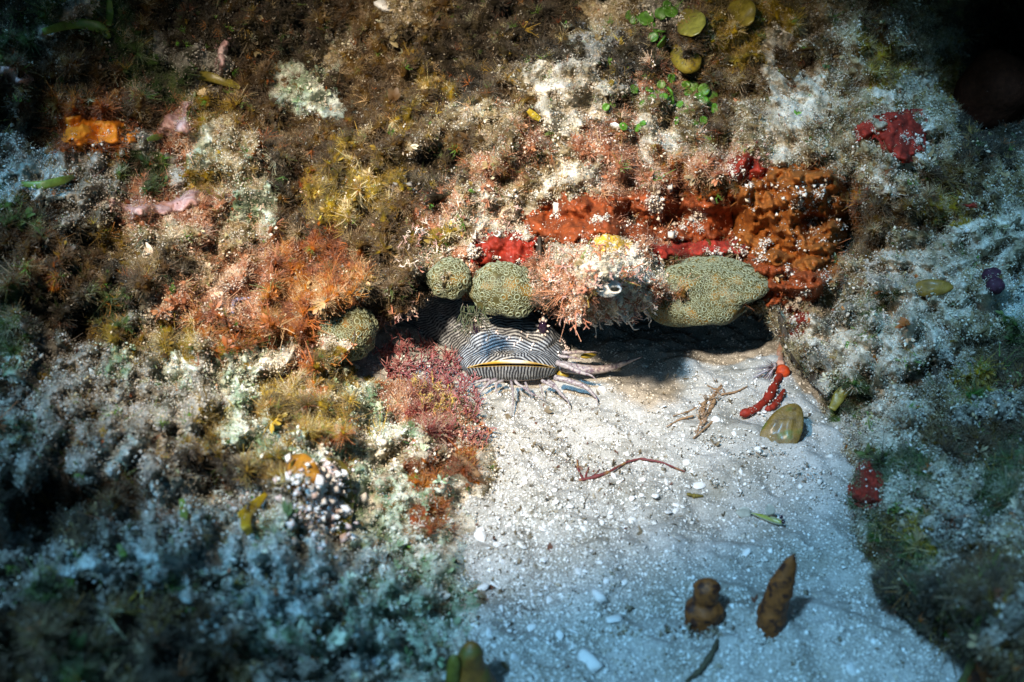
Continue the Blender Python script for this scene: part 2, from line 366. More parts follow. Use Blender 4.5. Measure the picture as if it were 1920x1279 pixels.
def sand_pt(u, v):
    z = np.zeros(np.shape(u))
    for _ in range(3):
        P = at_z(u, v, z); z = sand_z(P[..., 0], P[..., 1])
    return at_z(u, v, z)
def surf(u, v):
    """nearest rock or sand surface along the sight line"""
    u = np.asarray(u, float); v = np.asarray(v, float)
    best = sand_pt(u, v); t = np.where(ray(u, v)[..., 2] < -.05, np.linalg.norm(best - CAM, axis=-1), 9)
    for P, ok in ((at_y(u, v, wall_y(u, v)), v < lip(u)), (at_z(u, v, left_h(u, v)), (v > 540) & (u < 960)), (at_z(u, v, right_h(u, v)), (v > 490) & (u > 1400))):
        tt = np.where(ok, np.linalg.norm(P - CAM, axis=-1), 9)
        best = np.where((tt < t)[..., None], P, best); t = np.minimum(t, tt)
    return best
def surf1(u, v, sink=0.0):
    return surf(np.array([float(u)]), np.array([float(v)]))[0]
def surf_n(u, v, e=14.0):
    o = surf(np.array([u - e, u + e, u, u], float), np.array([v, v, v - e, v + e], float))
    n = np.cross(o[1] - o[0], o[2] - o[3]); n /= np.linalg.norm(n) + 1e-12
    c = CAM - o.mean(0); c /= np.linalg.norm(c)
    if n @ c < 0: n = -n
    n = n + .35 * c; return n / np.linalg.norm(n)
def px(u, v): return float(np.linalg.norm(surf1(u, v) - CAM)) * KPX * .97   # metres per photo pixel at that spot

def grid_normals(P):
    du = np.gradient(P, axis=1); dv = np.gradient(P, axis=0)
    n = np.cross(du, dv); a = np.linalg.norm(n, axis=-1); n = n / (a[..., None] + 1e-15)
    s = np.sign(np.sum(n * (CAM - P), -1)); s[s == 0] = 1
    return n * s[..., None], a

# reef wall above and round the crevice
U = np.linspace(-260, 2180, 760); NF, NB = 430, 70
uu = np.broadcast_to(U[None], (NF, len(U)))
vv = -170 + (lip(U)[None] + 170) * np.linspace(0, 1, NF)[:, None]
Pf = at_y(uu, vv, wall_y(uu, vv))
tau = (np.linspace(0, 1, NB + 1)[1:] ** 1.35)[:, None]
Pl = Pf[-1][None]
inner = np.exp(-((U - 1020) / 420) ** 2)[None]
bk = np.zeros((NB, len(U), 3))
bk[..., 0] = Pl[..., 0]
bk[..., 1] = Pl[..., 1] + .42 * tau
ceil = Pl[..., 2] - .010 * np.sin(np.clip(tau / .1, 0, 1) * np.pi) + .03 * np.sin(np.clip(tau * 1.1, 0, 1) * np.pi) * inner
ub, tb = np.broadcast_arrays(U[None], tau)
ceil = ceil + (.018 * n2(ub, tb * 800, 60, 2.2) + .008 * n2(ub, tb * 800, 22, 3.2)) * sstep(0, .08, tau)
bk[..., 2] = ceil * (1 - sstep(.72, .97, tau)) - .06 * sstep(.72, .97, tau)
NT_ = 60
to = np.linspace(1, 0, NT_ + 1)[:-1][:, None]
ut, tt = np.broadcast_arrays(U[None], to)
top = np.stack([Pf[:1, :, 0] * (1 + 0 * tt), Pf[:1, :, 1] + .10 * np.sin(tt * 1.5) - (.50 + .10 * n2(ut, tt * 0, 300, 3.2)) * tt ** 1.3 + .03 * n2(ut, tt * 500, 60, 1.2), Pf[:1, :, 2] + .34 * tt + .02 * n2(ut, tt * 500, 70, 4.2)], -1)  # overhang above the view, added to shade the upper reef
Pw = np.concatenate([top, Pf, bk]); uvw = np.concatenate([np.stack([ut, -170 - 200 * tt], -1), np.stack([uu, vv], -1), np.stack([ub, lip(ub) - 30 * tb], -1)])
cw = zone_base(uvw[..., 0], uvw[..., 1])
cw[NT_ + NF:] = np.array([.05, .04, .03]) * (.7 + .6 * RNG.random((NB, len(U), 1)))  # roof and back rows coloured dark to deepen the crevice shade
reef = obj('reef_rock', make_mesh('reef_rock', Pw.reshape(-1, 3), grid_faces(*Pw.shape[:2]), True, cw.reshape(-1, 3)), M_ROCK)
tag(reef, 'algae covered reef ledge over the dark crevice', kind='structure')
Nw, Aw = grid_normals(Pf)
Nb, Ab = grid_normals(bk)
Ab = Ab * (tau < .5)

def mound(name, label, u0, u1, v0, v1, nu, nv, hf):
    uu, vv = np.meshgrid(np.linspace(u0, u1, nu), np.linspace(v0, v1, nv))
    h = hf(uu, vv); P = at_z(uu, vv, h)
    o = obj(name, make_mesh(name, P.reshape(-1, 3), grid_faces(nv, nu), True, zone_base(uu, vv).reshape(-1, 3)), M_ROCK)
    tag(o, label, kind='structure')
    N, A = grid_normals(P)
    P2 = P - sand_z(P[..., 0], P[..., 1])[..., None] * [0, 0, 1]
    return uu, vv, P, N, A * (P2[..., 2] > -.001)
GL = mound('reef_slope', 'blurred near reef slope on the camera side of the sand', -260, 985, 520, 1460, 400, 400, left_h)
GR = mound('reef_bank', 'sandy reef bank beside the blue sand', 1370, 2180, 470, 1460, 290, 400, right_h)

# out of view: a tall rock added to shade the left side
nu, nv = 120, 110
aa, bb_ = np.meshgrid(np.linspace(0, 1, nu), np.linspace(0, 1, nv))
prx = np.interp(aa, [0, .25, .55, .8, 1], [-.50, -.60, -.72, -.86, -1.0]); pry = np.interp(aa, [0, .25, .55, .8, 1], [-.72, -.50, -.20, .10, .5])
hz = np.interp(aa, [0, .3, .6, 1], [.56, .42, .26, .24]) + .05 * np.sin(aa * 9) 
P = np.stack([prx - .10 * np.sin(bb_ * 3.1) * 0 - .30 * bb_ ** 2, pry - .06 * bb_, -.06 + (hz + .06) * np.sin(bb_ * np.pi / 2)], -1)
P = P + .05 * np.stack([perlin(P * 7), perlin(P * 7 + 4), perlin(P * 7 + 8)], -1) + .02 * np.stack([perlin(P * 22), perlin(P * 22 + 4), perlin(P * 22 + 8)], -1)
fl = np.array([.10, .085, .05]) * (.5 + np.clip(perlin(P * 40) + .5, 0, 1.4))[..., None]
P[0, :, 2] = -.08
back = P[-1:] + np.array([-.5, 0, -.7]); P = np.concatenate([P, back]); fl = np.concatenate([fl, fl[-1:]])
tag(obj('shade_outcrop', make_mesh('shade_outcrop', P.reshape(-1, 3), grid_faces(*P.shape[:2]), True, fl.reshape(-1, 3)), M_ROCK), 'unseen brown rock added to shade the near slope', kind='structure')

# the sand floor
xs = np.linspace(-.5, .75, 560); ys = np.linspace(-.62, .55, 560)
X, Y = np.meshgrid(xs, ys)
Z = sand_z(X, Y)
m_sand, nt, b = mat_nodes('coral_sand')
N = nt.nodes.new; L = nt.links.new
tc = N('ShaderNodeTexCoord')
n1 = N('ShaderNodeTexNoise'); n1.inputs['Scale'].default_value = 650; n1.inputs['Detail'].default_value = 4; n1.inputs['Roughness'].default_value = .75
nb = N('ShaderNodeTexNoise'); nb.inputs['Scale'].default_value = 22; nb.inputs['Detail'].default_value = 4
for q in (n1, nb): L(tc.outputs['Object'], q.inputs['Vector'])
r1 = N('ShaderNodeValToRGB'); r1.color_ramp.elements[0].position = .32; r1.color_ramp.elements[0].color = (.28, .265, .235, 1); r1.color_ramp.elements[1].position = .62; r1.color_ramp.elements[1].color = (.56, .54, .50, 1)
L(n1.outputs['Fac'], r1.inputs[0])
r2 = N('ShaderNodeValToRGB'); r2.color_ramp.elements[0].position = .3; r2.color_ramp.elements[0].color = (.60, .58, .52, 1); r2.color_ramp.elements[1].position = .65; r2.color_ramp.elements[1].color = (1, 1, 1, 1)
L(nb.outputs['Fac'], r2.inputs[0])
mx = N('ShaderNodeMix'); mx.data_type = 'RGBA'; mx.blend_type = 'MULTIPLY'; mx.inputs[0].default_value = 1; L(r1.outputs[0], mx.inputs[6]); L(r2.outputs[0], mx.inputs[7])
L(mx.outputs[2], b.inputs['Base Color']); b.inputs['Roughness'].default_value = .95; b.inputs['Specular IOR Level'].default_value = .1
bp = N('ShaderNodeBump'); bp.inputs['Strength'].default_value = .9; bp.inputs['Distance'].default_value = .0016; L(n1.outputs['Fac'], bp.inputs['Height']); L(bp.outputs[0], b.inputs['Normal'])
sand = obj('sand', make_mesh('sand', np.stack([X, Y, Z], -1).reshape(-1, 3), grid_faces(560, 560), True), m_sand)
tag(sand, 'pale coral sand floor running into the crevice', kind='structure')

# ------------------------------------------------------------------ scattered growth (nobody could count it)
def tmpl_tuft(seed, n=11, spread=1.0, width=.035, segs=3, curl=.5):
    r = np.random.default_rng(seed); B = Bag()
    for _ in range(n):
        az = r.uniform(0, 2 * np.pi); el = np.arccos(1 - r.random() * spread * .8); ln = r.uniform(.55, 1.15)
        d = np.array([np.cos(az) * np.sin(el), np.sin(az) * np.sin(el), np.cos(el)])
        bend = r.normal(size=3) * curl
        t = np.linspace(0, 1, segs + 1)[:, None]
        P = d * t * ln + bend * t * t * .5 * ln + np.array([r.normal() * .1, r.normal() * .1, -.12])
        s = np.cross(d, r.normal(size=3)); s /= np.linalg.norm(s)
        w = width * r.uniform(.6, 1.5) * (1 - .6 * t)
        V = np.stack([P - s * w, P + s * w], 1).reshape(-1, 3)
        F = np.array([[2 * i, 2 * i + 1, 2 * i + 3, 2 * i + 2] for i in range(segs)])
        B.add(V, F, np.repeat(t[:, 0], 2) ** 1.5)
        if r.random() < .6:     # a small knob of settled sand at the tip
            o, f = ico(1); o = o[:12] if False else o
            oc = np.array([[1, 0, 0], [-1, 0, 0], [0, 1, 0], [0, -1, 0], [0, 0, 1], [0, 0, -1]]) * width * r.uniform(1.1, 2.2) + P[-1]
            B.add(oc, np.array([[0, 2, 4], [2, 1, 4], [1, 3, 4], [3, 0, 4], [2, 0, 5], [1, 2, 5], [3, 1, 5], [0, 3, 5]]), 1.0)
    return B.mesh('tuft', False)
def tmpl_blades(seed, n=6):
    r = np.random.default_rng(seed); B = Bag()
    for _ in range(n):
        az = r.uniform(0, 2 * np.pi); el = r.uniform(.2, 1.3); ln = r.uniform(.6, 1.1)
        d = np.array([np.cos(az) * np.sin(el), np.sin(az) * np.sin(el), np.cos(el)])
        s = np.cross(d, r.normal(size=3)); s /= np.linalg.norm(s); nn = np.cross(d, s)
        t = np.array([0, .35, .7, 1.0])[:, None]; w = np.array([.05, .2, .22, .06])[:, None] * r.uniform(.6, 1.2)
        P = d * t * ln + nn * t * t * r.normal() * .35
        V = np.stack([P - s * w, P + nn * w * .25, P + s * w], 1).reshape(-1, 3)
        F = np.array([[3 * i + a, 3 * i + a + 1, 3 * i + a + 4, 3 * i + a + 3] for i in range(3) for a in (0, 1)])
        B.add(V, F, np.repeat(t[:, 0], 3) ** 2)
    return B.mesh('blades', True)
def tmpl_grain(seed, n=1, flat=.6):
    r = np.random.default_rng(seed); B = Bag()
    for _ in range(n):
        V = np.array([[1, 0, 0], [-1, 0, 0], [0, 1, 0], [0, -1, 0], [0, 0, 1], [0, 0, -1]], float)
        V = V * r.uniform(.55, 1.25, (6, 1)) * [1, 1, flat] + r.normal(size=(6, 3)) * .15 + (r.normal(size=3) * [1.6, 1.6, .5] if n > 1 else 0)
        B.add(V, np.array([[0, 2, 4], [2, 1, 4], [1, 3, 4], [3, 0, 4], [2, 0, 5], [1, 2, 5], [3, 1, 5], [0, 3, 5]]))
    return B.mesh('grain', False)
def scatter(name, label, P, Nn, size, cols, templates, mat, spin=True):
    coll = bpy.data.collections.new(name + '_kinds')
    for i, me in enumerate(templates):
        if not me.materials: me.materials.append(mat)
        coll.objects.link(bpy.data.objects.new(name + '_kind', me))
    n = len(P)
    me = bpy.data.meshes.new(name); me.vertices.add(n); me.vertices.foreach_set('co', np.asarray(P, np.float32).ravel())
    def attr(nm, ty, key, arr):
        a = me.attributes.new(nm, ty, 'POINT'); a.data.foreach_set(key, np.asarray(arr, np.float32).ravel())
    attr('nrm', 'FLOAT_VECTOR', 'vector', Nn); attr('size', 'FLOAT', 'value', size)
    attr('spin', 'FLOAT_VECTOR', 'vector', np.stack([np.zeros(n), np.zeros(n), RNG.uniform(0, 6.28, n)], -1))
    attr('col', 'FLOAT_COLOR', 'color', np.concatenate([cols, np.ones((n, 1))], 1))
    a = me.attributes.new('which', 'INT', 'POINT'); a.data.foreach_set('value', RNG.integers(0, len(templates), n).astype(np.int32))
    o = obj(name, me); tag(o, label, kind='stuff')
    ng = bpy.data.node_groups.new(name, 'GeometryNodeTree')
    ng.interface.new_socket('Geometry', in_out='INPUT', socket_type='NodeSocketGeometry')
    ng.interface.new_socket('Geometry', in_out='OUTPUT', socket_type='NodeSocketGeometry')
    NN = ng.nodes.new; LL = ng.links.new
    gi = NN('NodeGroupInput'); go = NN('NodeGroupOutput')
    ci = NN('GeometryNodeCollectionInfo'); ci.inputs['Collection'].default_value = coll; ci.inputs['Separate Children'].default_value = True; ci.inputs['Reset Children'].default_value = True
    ip = NN('GeometryNodeInstanceOnPoints'); ip.inputs['Pick Instance'].default_value = True
    def na(nm, ty):
        q = NN('GeometryNodeInputNamedAttribute'); q.data_type = ty; q.inputs['Name'].default_value = nm; return q.outputs['Attribute']
    er = NN('FunctionNodeEulerToRotation'); LL(na('spin', 'FLOAT_VECTOR'), er.inputs[0])
    al = NN('FunctionNodeAlignRotationToVector'); al.axis = 'Z'; LL(er.outputs[0], al.inputs['Rotation']); LL(na('nrm', 'FLOAT_VECTOR'), al.inputs['Vector'])
    LL(gi.outputs[0], ip.inputs['Points']); LL(ci.outputs[0], ip.inputs['Instance']); LL(na('which', 'INT'), ip.inputs['Instance Index'])
    LL(al.outputs[0], ip.inputs['Rotation']); LL(na('size', 'FLOAT'), ip.inputs['Scale']); LL(ip.outputs[0], go.inputs[0])
    md = o.modifiers.new('scatter', 'NODES'); md.node_group = ng
    return o
def sample(n, P, N, A, uu, vv, wfun=None):
    R, C = P.shape[:2]
    w = A[:-1, :-1].copy()
    uc, vc = uu[:-1, :-1], vv[:-1, :-1]
    w = np.minimum(w, np.median(w[w > 0]) * 6)
    w = w * ((uc > -110) & (uc < 2030) & (vc > -90) & (vc < 1370))
    if wfun is not None: w = w * wfun(uc, vc)
    idx = RNG.choice(w.size, n, p=(w / w.sum()).ravel())
    r, c = np.divmod(idx, C - 1); a = RNG.random(n); bb = RNG.random(n)
    mixf = lambda Q: (Q[r, c] * ((1 - a) * (1 - bb))[:, None] + Q[r, c + 1] * (a * (1 - bb))[:, None] + Q[r + 1, c] * ((1 - a) * bb)[:, None] + Q[r + 1, c + 1] * (a * bb)[:, None])
    p = mixf(P); nn = mixf(N); nn /= np.linalg.norm(nn, axis=1)[:, None] + 1e-9
    u_ = mixf(uu[..., None])[:, 0]; v_ = mixf(vv[..., None])[:, 0]
    return p, nn, u_, v_
def zset(s): return np.array([ZK.index(c) for c in s])
SRC = [(Pf, Nw, Aw, uu, vv), (GL[2], GL[3], GL[4], GL[0], GL[1]), (GR[2], GR[3], GR[4], GR[0], GR[1]), (bk, Nb, Ab, ub, lip(ub) - 20 * tb)]
def gather(counts, wfun=None):
    out = [sample(n, P, N_, A_, a, b_, wfun) for n, (P, N_, A_, a, b_) in zip(counts, SRC)]
    return [np.concatenate(q) for q in zip(*out)]
# keep the bodies of the smooth sponges free of turf
SMOOTH = [(1420, 425, 170, 75), (1070, 395, 90, 40), (935, 475, 55, 30), (1300, 465, 60, 25), (1665, 255, 55, 42), (178, 245, 52, 24), (1395, 318, 34, 25), (1860, 175, 70, 70)]
def bare(u, v):
    w = np.ones(np.shape(u))
    for (a, c, ru, rv) in SMOOTH: w = w * (1 - .92 * np.exp(-(((u - a) / ru) ** 2 + ((v - c) / rv) ** 2) ** 2))
    return w
ZFUZZ = {'k': .9, 'b': 1.1, 'o': 1.15, 'y': 1.1, 'g': 1.1, 'G': 1, 't': .5, 'w': .44, 's': .8, 'p': 1.1, 'c': .42, 'l': .5, 'r': .8, 'm': 1.3}
FZ = np.array([ZFUZZ[c] for c in ZK])
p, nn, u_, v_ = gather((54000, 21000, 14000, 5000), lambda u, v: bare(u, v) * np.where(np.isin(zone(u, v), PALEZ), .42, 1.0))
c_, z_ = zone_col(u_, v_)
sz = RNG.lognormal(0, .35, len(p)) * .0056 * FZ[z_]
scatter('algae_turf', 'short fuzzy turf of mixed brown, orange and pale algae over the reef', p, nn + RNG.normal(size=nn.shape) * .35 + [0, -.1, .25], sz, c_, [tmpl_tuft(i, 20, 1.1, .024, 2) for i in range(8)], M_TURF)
p, nn, u_, v_ = gather((90000, 30000, 30000, 4000), lambda u, v: bare(u, v) * .10 + np.isin(zone(u, v), zset('wsltcp')) * 1.0)
c_, z_ = zone_col(u_, v_, 22, (.05, .20, .35, .40))
c_ = c_ * .6 + np.array([.70, .65, .56]) * .4 * RNG.uniform(.6, 1.25, (len(p), 1))
sz = RNG.lognormal(0, .5, len(p)) * .00060
scatter('settled_sand', 'pale sand grains settled on the reef growth', p + nn * (RNG.random(len(p)) * .0045)[:, None], nn, sz, c_, [tmpl_grain(i + 20, 1 + (i % 3)) for i in range(6)], M_GRAIN)
p, nn, u_, v_ = gather((6000, 3000, 1600, 300), bare)
c_, z_ = zone_col(u_, v_, 10, (.3, .45, .2, .05))
sz = RNG.lognormal(0, .35, len(p)) * .0042 * np.where(np.isin(z_, zset('wlc')), .6, 1)
scatter('leafy_turf', 'small curled algae blades among the turf', p, nn + RNG.normal(size=nn.shape) * .4, sz, c_, [tmpl_blades(i + 40) for i in range(5)], M_LEAFY)

# grains and chips on the sand
def sand_points(n, f):
    q = []
    while sum(len(a) for a in q) < n:
        u = RNG.uniform(560, 1900, n); v = RNG.uniform(590, 1330, n)
        w = f(u, v); k = RNG.random(n) < w; q.append(np.stack([u[k], v[k]], 1))
    a = np.concatenate(q)[:n]; return a[:, 0], a[:, 1]
u, v = sand_points(70000, lambda u, v: .35 + .65 * sstep(650, 1200, v) * 0 + .3 * np.exp(-((u - 1020) / 160) ** 2 - ((v - 1000) / 260) ** 2))
P = sand_pt(u, v); n = len(P)
shade = RNG.choice(4, n, p=[.04, .22, .50, .24])
c_ = np.array([[.16, .14, .10], [.40, .37, .31], [.58, .56, .51], [.74, .73, .69]])[shade] * RNG.uniform(.92, 1.08, (n, 1))
sz = RNG.lognormal(0, .5, n) * .00075
scatter('sand_grains', 'coarse loose grains of coral sand', P, np.tile([0, 0, 1.], (n, 1)) + RNG.normal(size=(n, 3)) * .3, sz, c_, [tmpl_grain(i + 60, 1, .5) for i in range(6)], M_GRAIN)

u, v = sand_points(2600, lambda u, v: .06 + np.exp(-((u - 1090) / 190) ** 2 - ((v - 850) / 90) ** 2) + .35 * np.exp(-((u - 930) / 90) ** 2 - ((v - 1050) / 200) ** 2))
P = sand_pt(u, v); n = len(P)
c_ = np.array([[.06, .045, .025], [.16, .12, .07], [.30, .26, .19], [.10, .035, .02]])[RNG.choice(4, n, p=[.35, .3, .25, .1])] * RNG.uniform(.7, 1.3, (n, 1))
scatter('sand_debris', 'dark plant scraps and broken bits littering the sand', P + [0, 0, .0004], np.tile([0, 0, 1.], (n, 1)) + RNG.normal(size=(n, 3)) * .9, RNG.lognormal(0, .45, n) * .0028, c_, [tmpl_blades(i + 90, 2) for i in range(3)] + [tmpl_tuft(i + 95, 3, 2.0, .06, 3, 1.0) for i in range(3)], M_LEAFY)
# ------------------------------------------------------------------ the toadfish
fish = empty('toadfish', at_y(np.array(958.), np.array(708.), np.array(-.040)))
MC = np.array(fish.location)
NT, NS, LEN = 620, 300, .30
th = np.linspace(0, 2 * np.pi, NT, endpoint=False)
s = LEN * np.linspace(0, 1, NS) ** 1.75
W = np.interp(s, [0, .012, .03, .06, .10, .16, .25, .30], [.043, .049, .055, .0625, .063, .056, .026, .012])
HU = np.interp(s, [0, .0015, .004, .008, .013, .019, .03, .045, .075, .10, .15, .25, .30], [0, .003, .0062, .0085, .0095, .0105, .018, .028, .040, .046, .048, .030, .012])
HL = np.interp(s, [0, .0015, .004, .008, .013, .018, .025, .04, .08, .15, .25, .30], [0, .007, .0150, .0205, .0230, .0240, .0245, .0245, .024, .022, .018, .01])
ker = np.ones(5) / 5
for q in (W, HU, HL): q[8:-8] = np.convolve(np.pad(q, 2, 'edge'), ker, 'valid')[8:-8]
ct, st = np.cos(th), np.sin(th)
ex = np.sign(ct) * np.abs(ct) ** .92; ez = np.sign(st) * np.abs(st) ** .86
x = W[:, None] * ex[None]
z = np.where(st[None] > 0, HU[:, None], HL[:, None]) * ez[None]
xr = x / .05
y = s[:, None] + .017 * xr ** 2 * np.exp(-s[:, None] / .09) - np.where(st[None] < 0, .004 * np.exp(-s[:, None] / .02), 0) * (1 - np.clip(xr, -1, 1) ** 2)
gap = np.exp(-s[:, None] / .006) * np.clip(1 - (x / .039) ** 2, 0, 1)
z = z + np.where(st[None] > 0, .0016, -.0008) * gap + .0165 * (1 - np.clip(xr, -1.2, 1.2) ** 2) * np.exp(-s[:, None] / .05)
z = z - .010 * np.clip(xr, -1.3, 1.3) ** 4 * np.exp(-((s[:, None] - .05) / .05) ** 2) * (st[None] > 0) * .3
# brow ridges above the eyes, cheek folds, body bending away into the dark
bx = -2.9 * np.clip(s - .05, 0, None) ** 1.35
V3 = np.stack([x + bx[:, None], y, z], -1)
d = np.gradient(V3, axis=0); arc = np.concatenate([np.zeros((1, NT)), np.cumsum(np.linalg.norm(np.diff(V3, axis=0), axis=2), 0)])
cx = V3[0, :, 0][None] + arc * ct[None] * .9; cz = arc * np.sign(st)[None] * np.abs(st)[None] ** .7
for sx in (-1, 1):   # orbit bulge
    g = np.exp(-(((V3[..., 0] - sx * .0345) / .012) ** 2 + ((V3[..., 1] - .048) / .014) ** 2)) * (V3[..., 2] > .016)
    V3[..., 2] += .0075 * g; V3[..., 1] -= .004 * g
V3[..., 2] += .0026 * perlin(V3 * 60) * sstep(.01, .04, s)[:, None] ; V3[..., 1] += .0026 * perlin(V3 * 55 + 9) * sstep(.01, .04, s)[:, None]
# fingerprint-like stripes grown on an unrolled chart of the skin
NG, STEP = 640, .00042
g = (np.arange(NG) - NG / 2) * STEP
GX, GZ = np.meshgrid(g, g)
ang = np.where(GZ < 0, np.arctan2(-np.ones_like(GX), GX * 9), np.arctan2(GX * .75, -(GZ * 1.9 + .012)) )
ang = ang + (.30 * perlin(np.stack([GX * 45, GZ * 45, GX * 0 + 3], -1)) + .35 * perlin(np.stack([GX * 110, GZ * 110, GX * 0 + 5], -1))) * np.where(GZ < 0, .75, 1)
ang = np.mod(ang, np.pi)
NO = 12; oi = np.floor(ang / np.pi * NO + .5).astype(int) % NO
lowr = GZ < 0
iso = np.exp(-((GX / .030) ** 2 + ((GZ - .013) / .011) ** 2)) > .5
fx = np.fft.fftfreq(NG, STEP); FX, FZ_ = np.meshgrid(fx, fx)
def kern(phi, lam, along):
    # band-pass along the stripe normal, low-pass along the stripe, in the frequency domain
    a = FX * np.cos(phi) + FZ_ * np.sin(phi); n_ = -FX * np.sin(phi) + FZ_ * np.cos(phi)
    return np.exp(-((np.abs(n_) - 1 / lam) / (.28 / lam)) ** 2) * np.exp(-(a * along) ** 2)
rad = np.hypot(FX, FZ_); kiso = np.exp(-((rad - 1 / .0031) / (.25 / .0031)) ** 2)
KU = [kern(k * np.pi / NO, .0037, .009) for k in range(NO)]; KL = [kern(k * np.pi / NO, .0033, .009) for k in range(NO)]
pat = np.random.default_rng(3).normal(size=(NG, NG))
for it in range(9):
    f = np.fft.fft2(pat); out = np.zeros_like(pat)
    for k in range(NO):
        m_ = (oi == k)
        out[m_ & ~lowr] = np.fft.ifft2(f * KU[k]).real[m_ & ~lowr]
        out[m_ & lowr] = np.fft.ifft2(f * KL[k]).real[m_ & lowr]
    out[iso] = np.fft.ifft2(f * kiso).real[iso]
    for m_ in (lowr, iso, ~lowr & ~iso): out[m_] /= out[m_].std() + 1e-9
    pat = np.tanh(out * 1.6)
def chart(a, b_):
    i = np.clip(a / STEP + NG / 2, 0, NG - 2.01); j = np.clip(b_ / STEP + NG / 2, 0, NG - 2.01)
    i0 = i.astype(int); j0 = j.astype(int); fi = i - i0; fj = j - j0
    return pat[j0, i0] * (1 - fi) * (1 - fj) + pat[j0, i0 + 1] * fi * (1 - fj) + pat[j0 + 1, i0] * (1 - fi) * fj + pat[j0 + 1, i0 + 1] * fi * fj
pv = sstep(-.10, .60, chart(cx, cz))[..., None]
mott = (perlin(V3 * 90) * .5 + .5)[..., None]
pale = np.array([.36, .375, .38]) * (.45 + .75 * np.clip(mott + .5 * perlin(V3 * 260)[..., None], 0, 1)); dark = np.array([.018, .018, .024])
fc = dark * (1 - pv) + pale * pv
chin = (sstep(.0225, .0245, arc) * (st < -.12)[None])[..., None]
fc = fc * (1 - chin) + np.array([.40, .30, .26]) * (.7 + .6 * mott) * chin
rim = (sstep(.0014, .0004, arc) * np.ones_like(st)[None])[..., None]
fc = fc * (1 - rim * .8) + np.array([.45, .28, .06]) * rim * .8
m_fish = vcol('fish_skin', rough=.6, spec=.25, speck=1500, speck_amt=.12, bump=.15)
body = obj('body', make_mesh('body', V3.reshape(-1, 3), tri(grid_faces(NS, NT, True)), True, fc.reshape(-1, 3)), m_fish, fish)
tag(fish, 'black and white striped toadfish peering from the crevice with yellow lip and fleshy barbels', 'fish')
# the yellow mouth lining in the slit
tx = np.linspace(-.042, .042, 60); rr = np.linspace(-1, 1, 9)
mv = np.stack([np.broadcast_to(tx, (9, 60)), .0015 + .017 * (tx[None] / .05) ** 2 - .0020 * (1 - rr[:, None] ** 2) * (1 - (tx[None] / .043) ** 2),
               .0165 * (1 - (tx[None] / .05) ** 2) + .0006 + rr[:, None] * .0028 * np.clip(1 - (tx[None] / .0425) ** 2, 0.02, 1)], -1)
wt = np.exp(-(((tx - .006) / .011) ** 2))[None, :, None] * np.ones((9, 1, 1))
mc = np.array([.46, .27, .03]) * (1 - wt) + np.array([.66, .58, .45]) * wt
mc = mc * (1 - .5 * (np.abs(tx) > .030)[None, :, None] * np.array([0, .4, 0])) 
obj('mouth_lining', make_mesh('mouth_lining', mv.reshape(-1, 3), grid_faces(9, 60), True, mc.reshape(-1, 3)), vcol('mouth_skin', rough=.35, spec=.5, speck=700, speck_amt=.15, bump=.1), fish)
# eyes with pale skin flaps
Wd = V3.reshape(-1, 3) + MC
def project(P):
    r = P - CAM; f_ = r @ FWD; return 960 + r[..., 0] / f_ / KPX, 639.5 - (r @ UPV) / f_ / KPX
pu, pw = project(Wd)
m_eye = plain('eye_dark', (.018, .008, .022), .12, .6, .3, 300, .05)
m_flap = plain('flap_pale', (.74, .62, .56), .6, .3, .25, 400, .3)
m_cone = plain('barbel_skin', (.27, .235, .225), .5, .4, .35, 260, .3, spots=(.11, .07, .09), spot_scale=420, spot_amt=.45)
for su in (1022, 890):
    cand = np.where(np.abs(pu - su) + np.abs(pw - 612) < 6)[0]
    if len(cand) == 0: continue
    i = cand[np.argmin(np.linalg.norm(Wd[cand] - CAM, axis=1))]
    c = V3.reshape(-1, 3)[i]
    dcam = CAM - (c + MC); dcam /= np.linalg.norm(dcam)
    ev, ef = ico(4); ev = ev * [.0048, .0048, .0078] + c + dcam * .0022
    eye = obj('eye', make_mesh('eye', ev, ef), m_eye, fish)
    for (a, ln, wd) in ((1.5, .0050, .0040), (1.0, .0034, .0024), (-1.7, .0060, .0044), (-1.2, .0036, .0024), (.15, .0026, .0022), (2.9, .0030, .0026), (-.6, .0026, .0020), (2.2, .0030, .0022), (3.7, .0028, .0022)):
        dirv = np.array([math.cos(a), 0, math.sin(a)])
        b0 = c + dirv * [.0046, 0, .0074] + dcam * .003
        t = np.linspace(0, 1, 5)[:, None]
        Vt, Ft = tube_arr(b0 + dirv * t * ln + dcam * t * .002, wd * np.array([.5, .6, .5, .35, .12]), 6)
        obj('eyelid_flap', make_mesh('eyelid_flap', Vt, tri(Ft)), m_flap, eye)
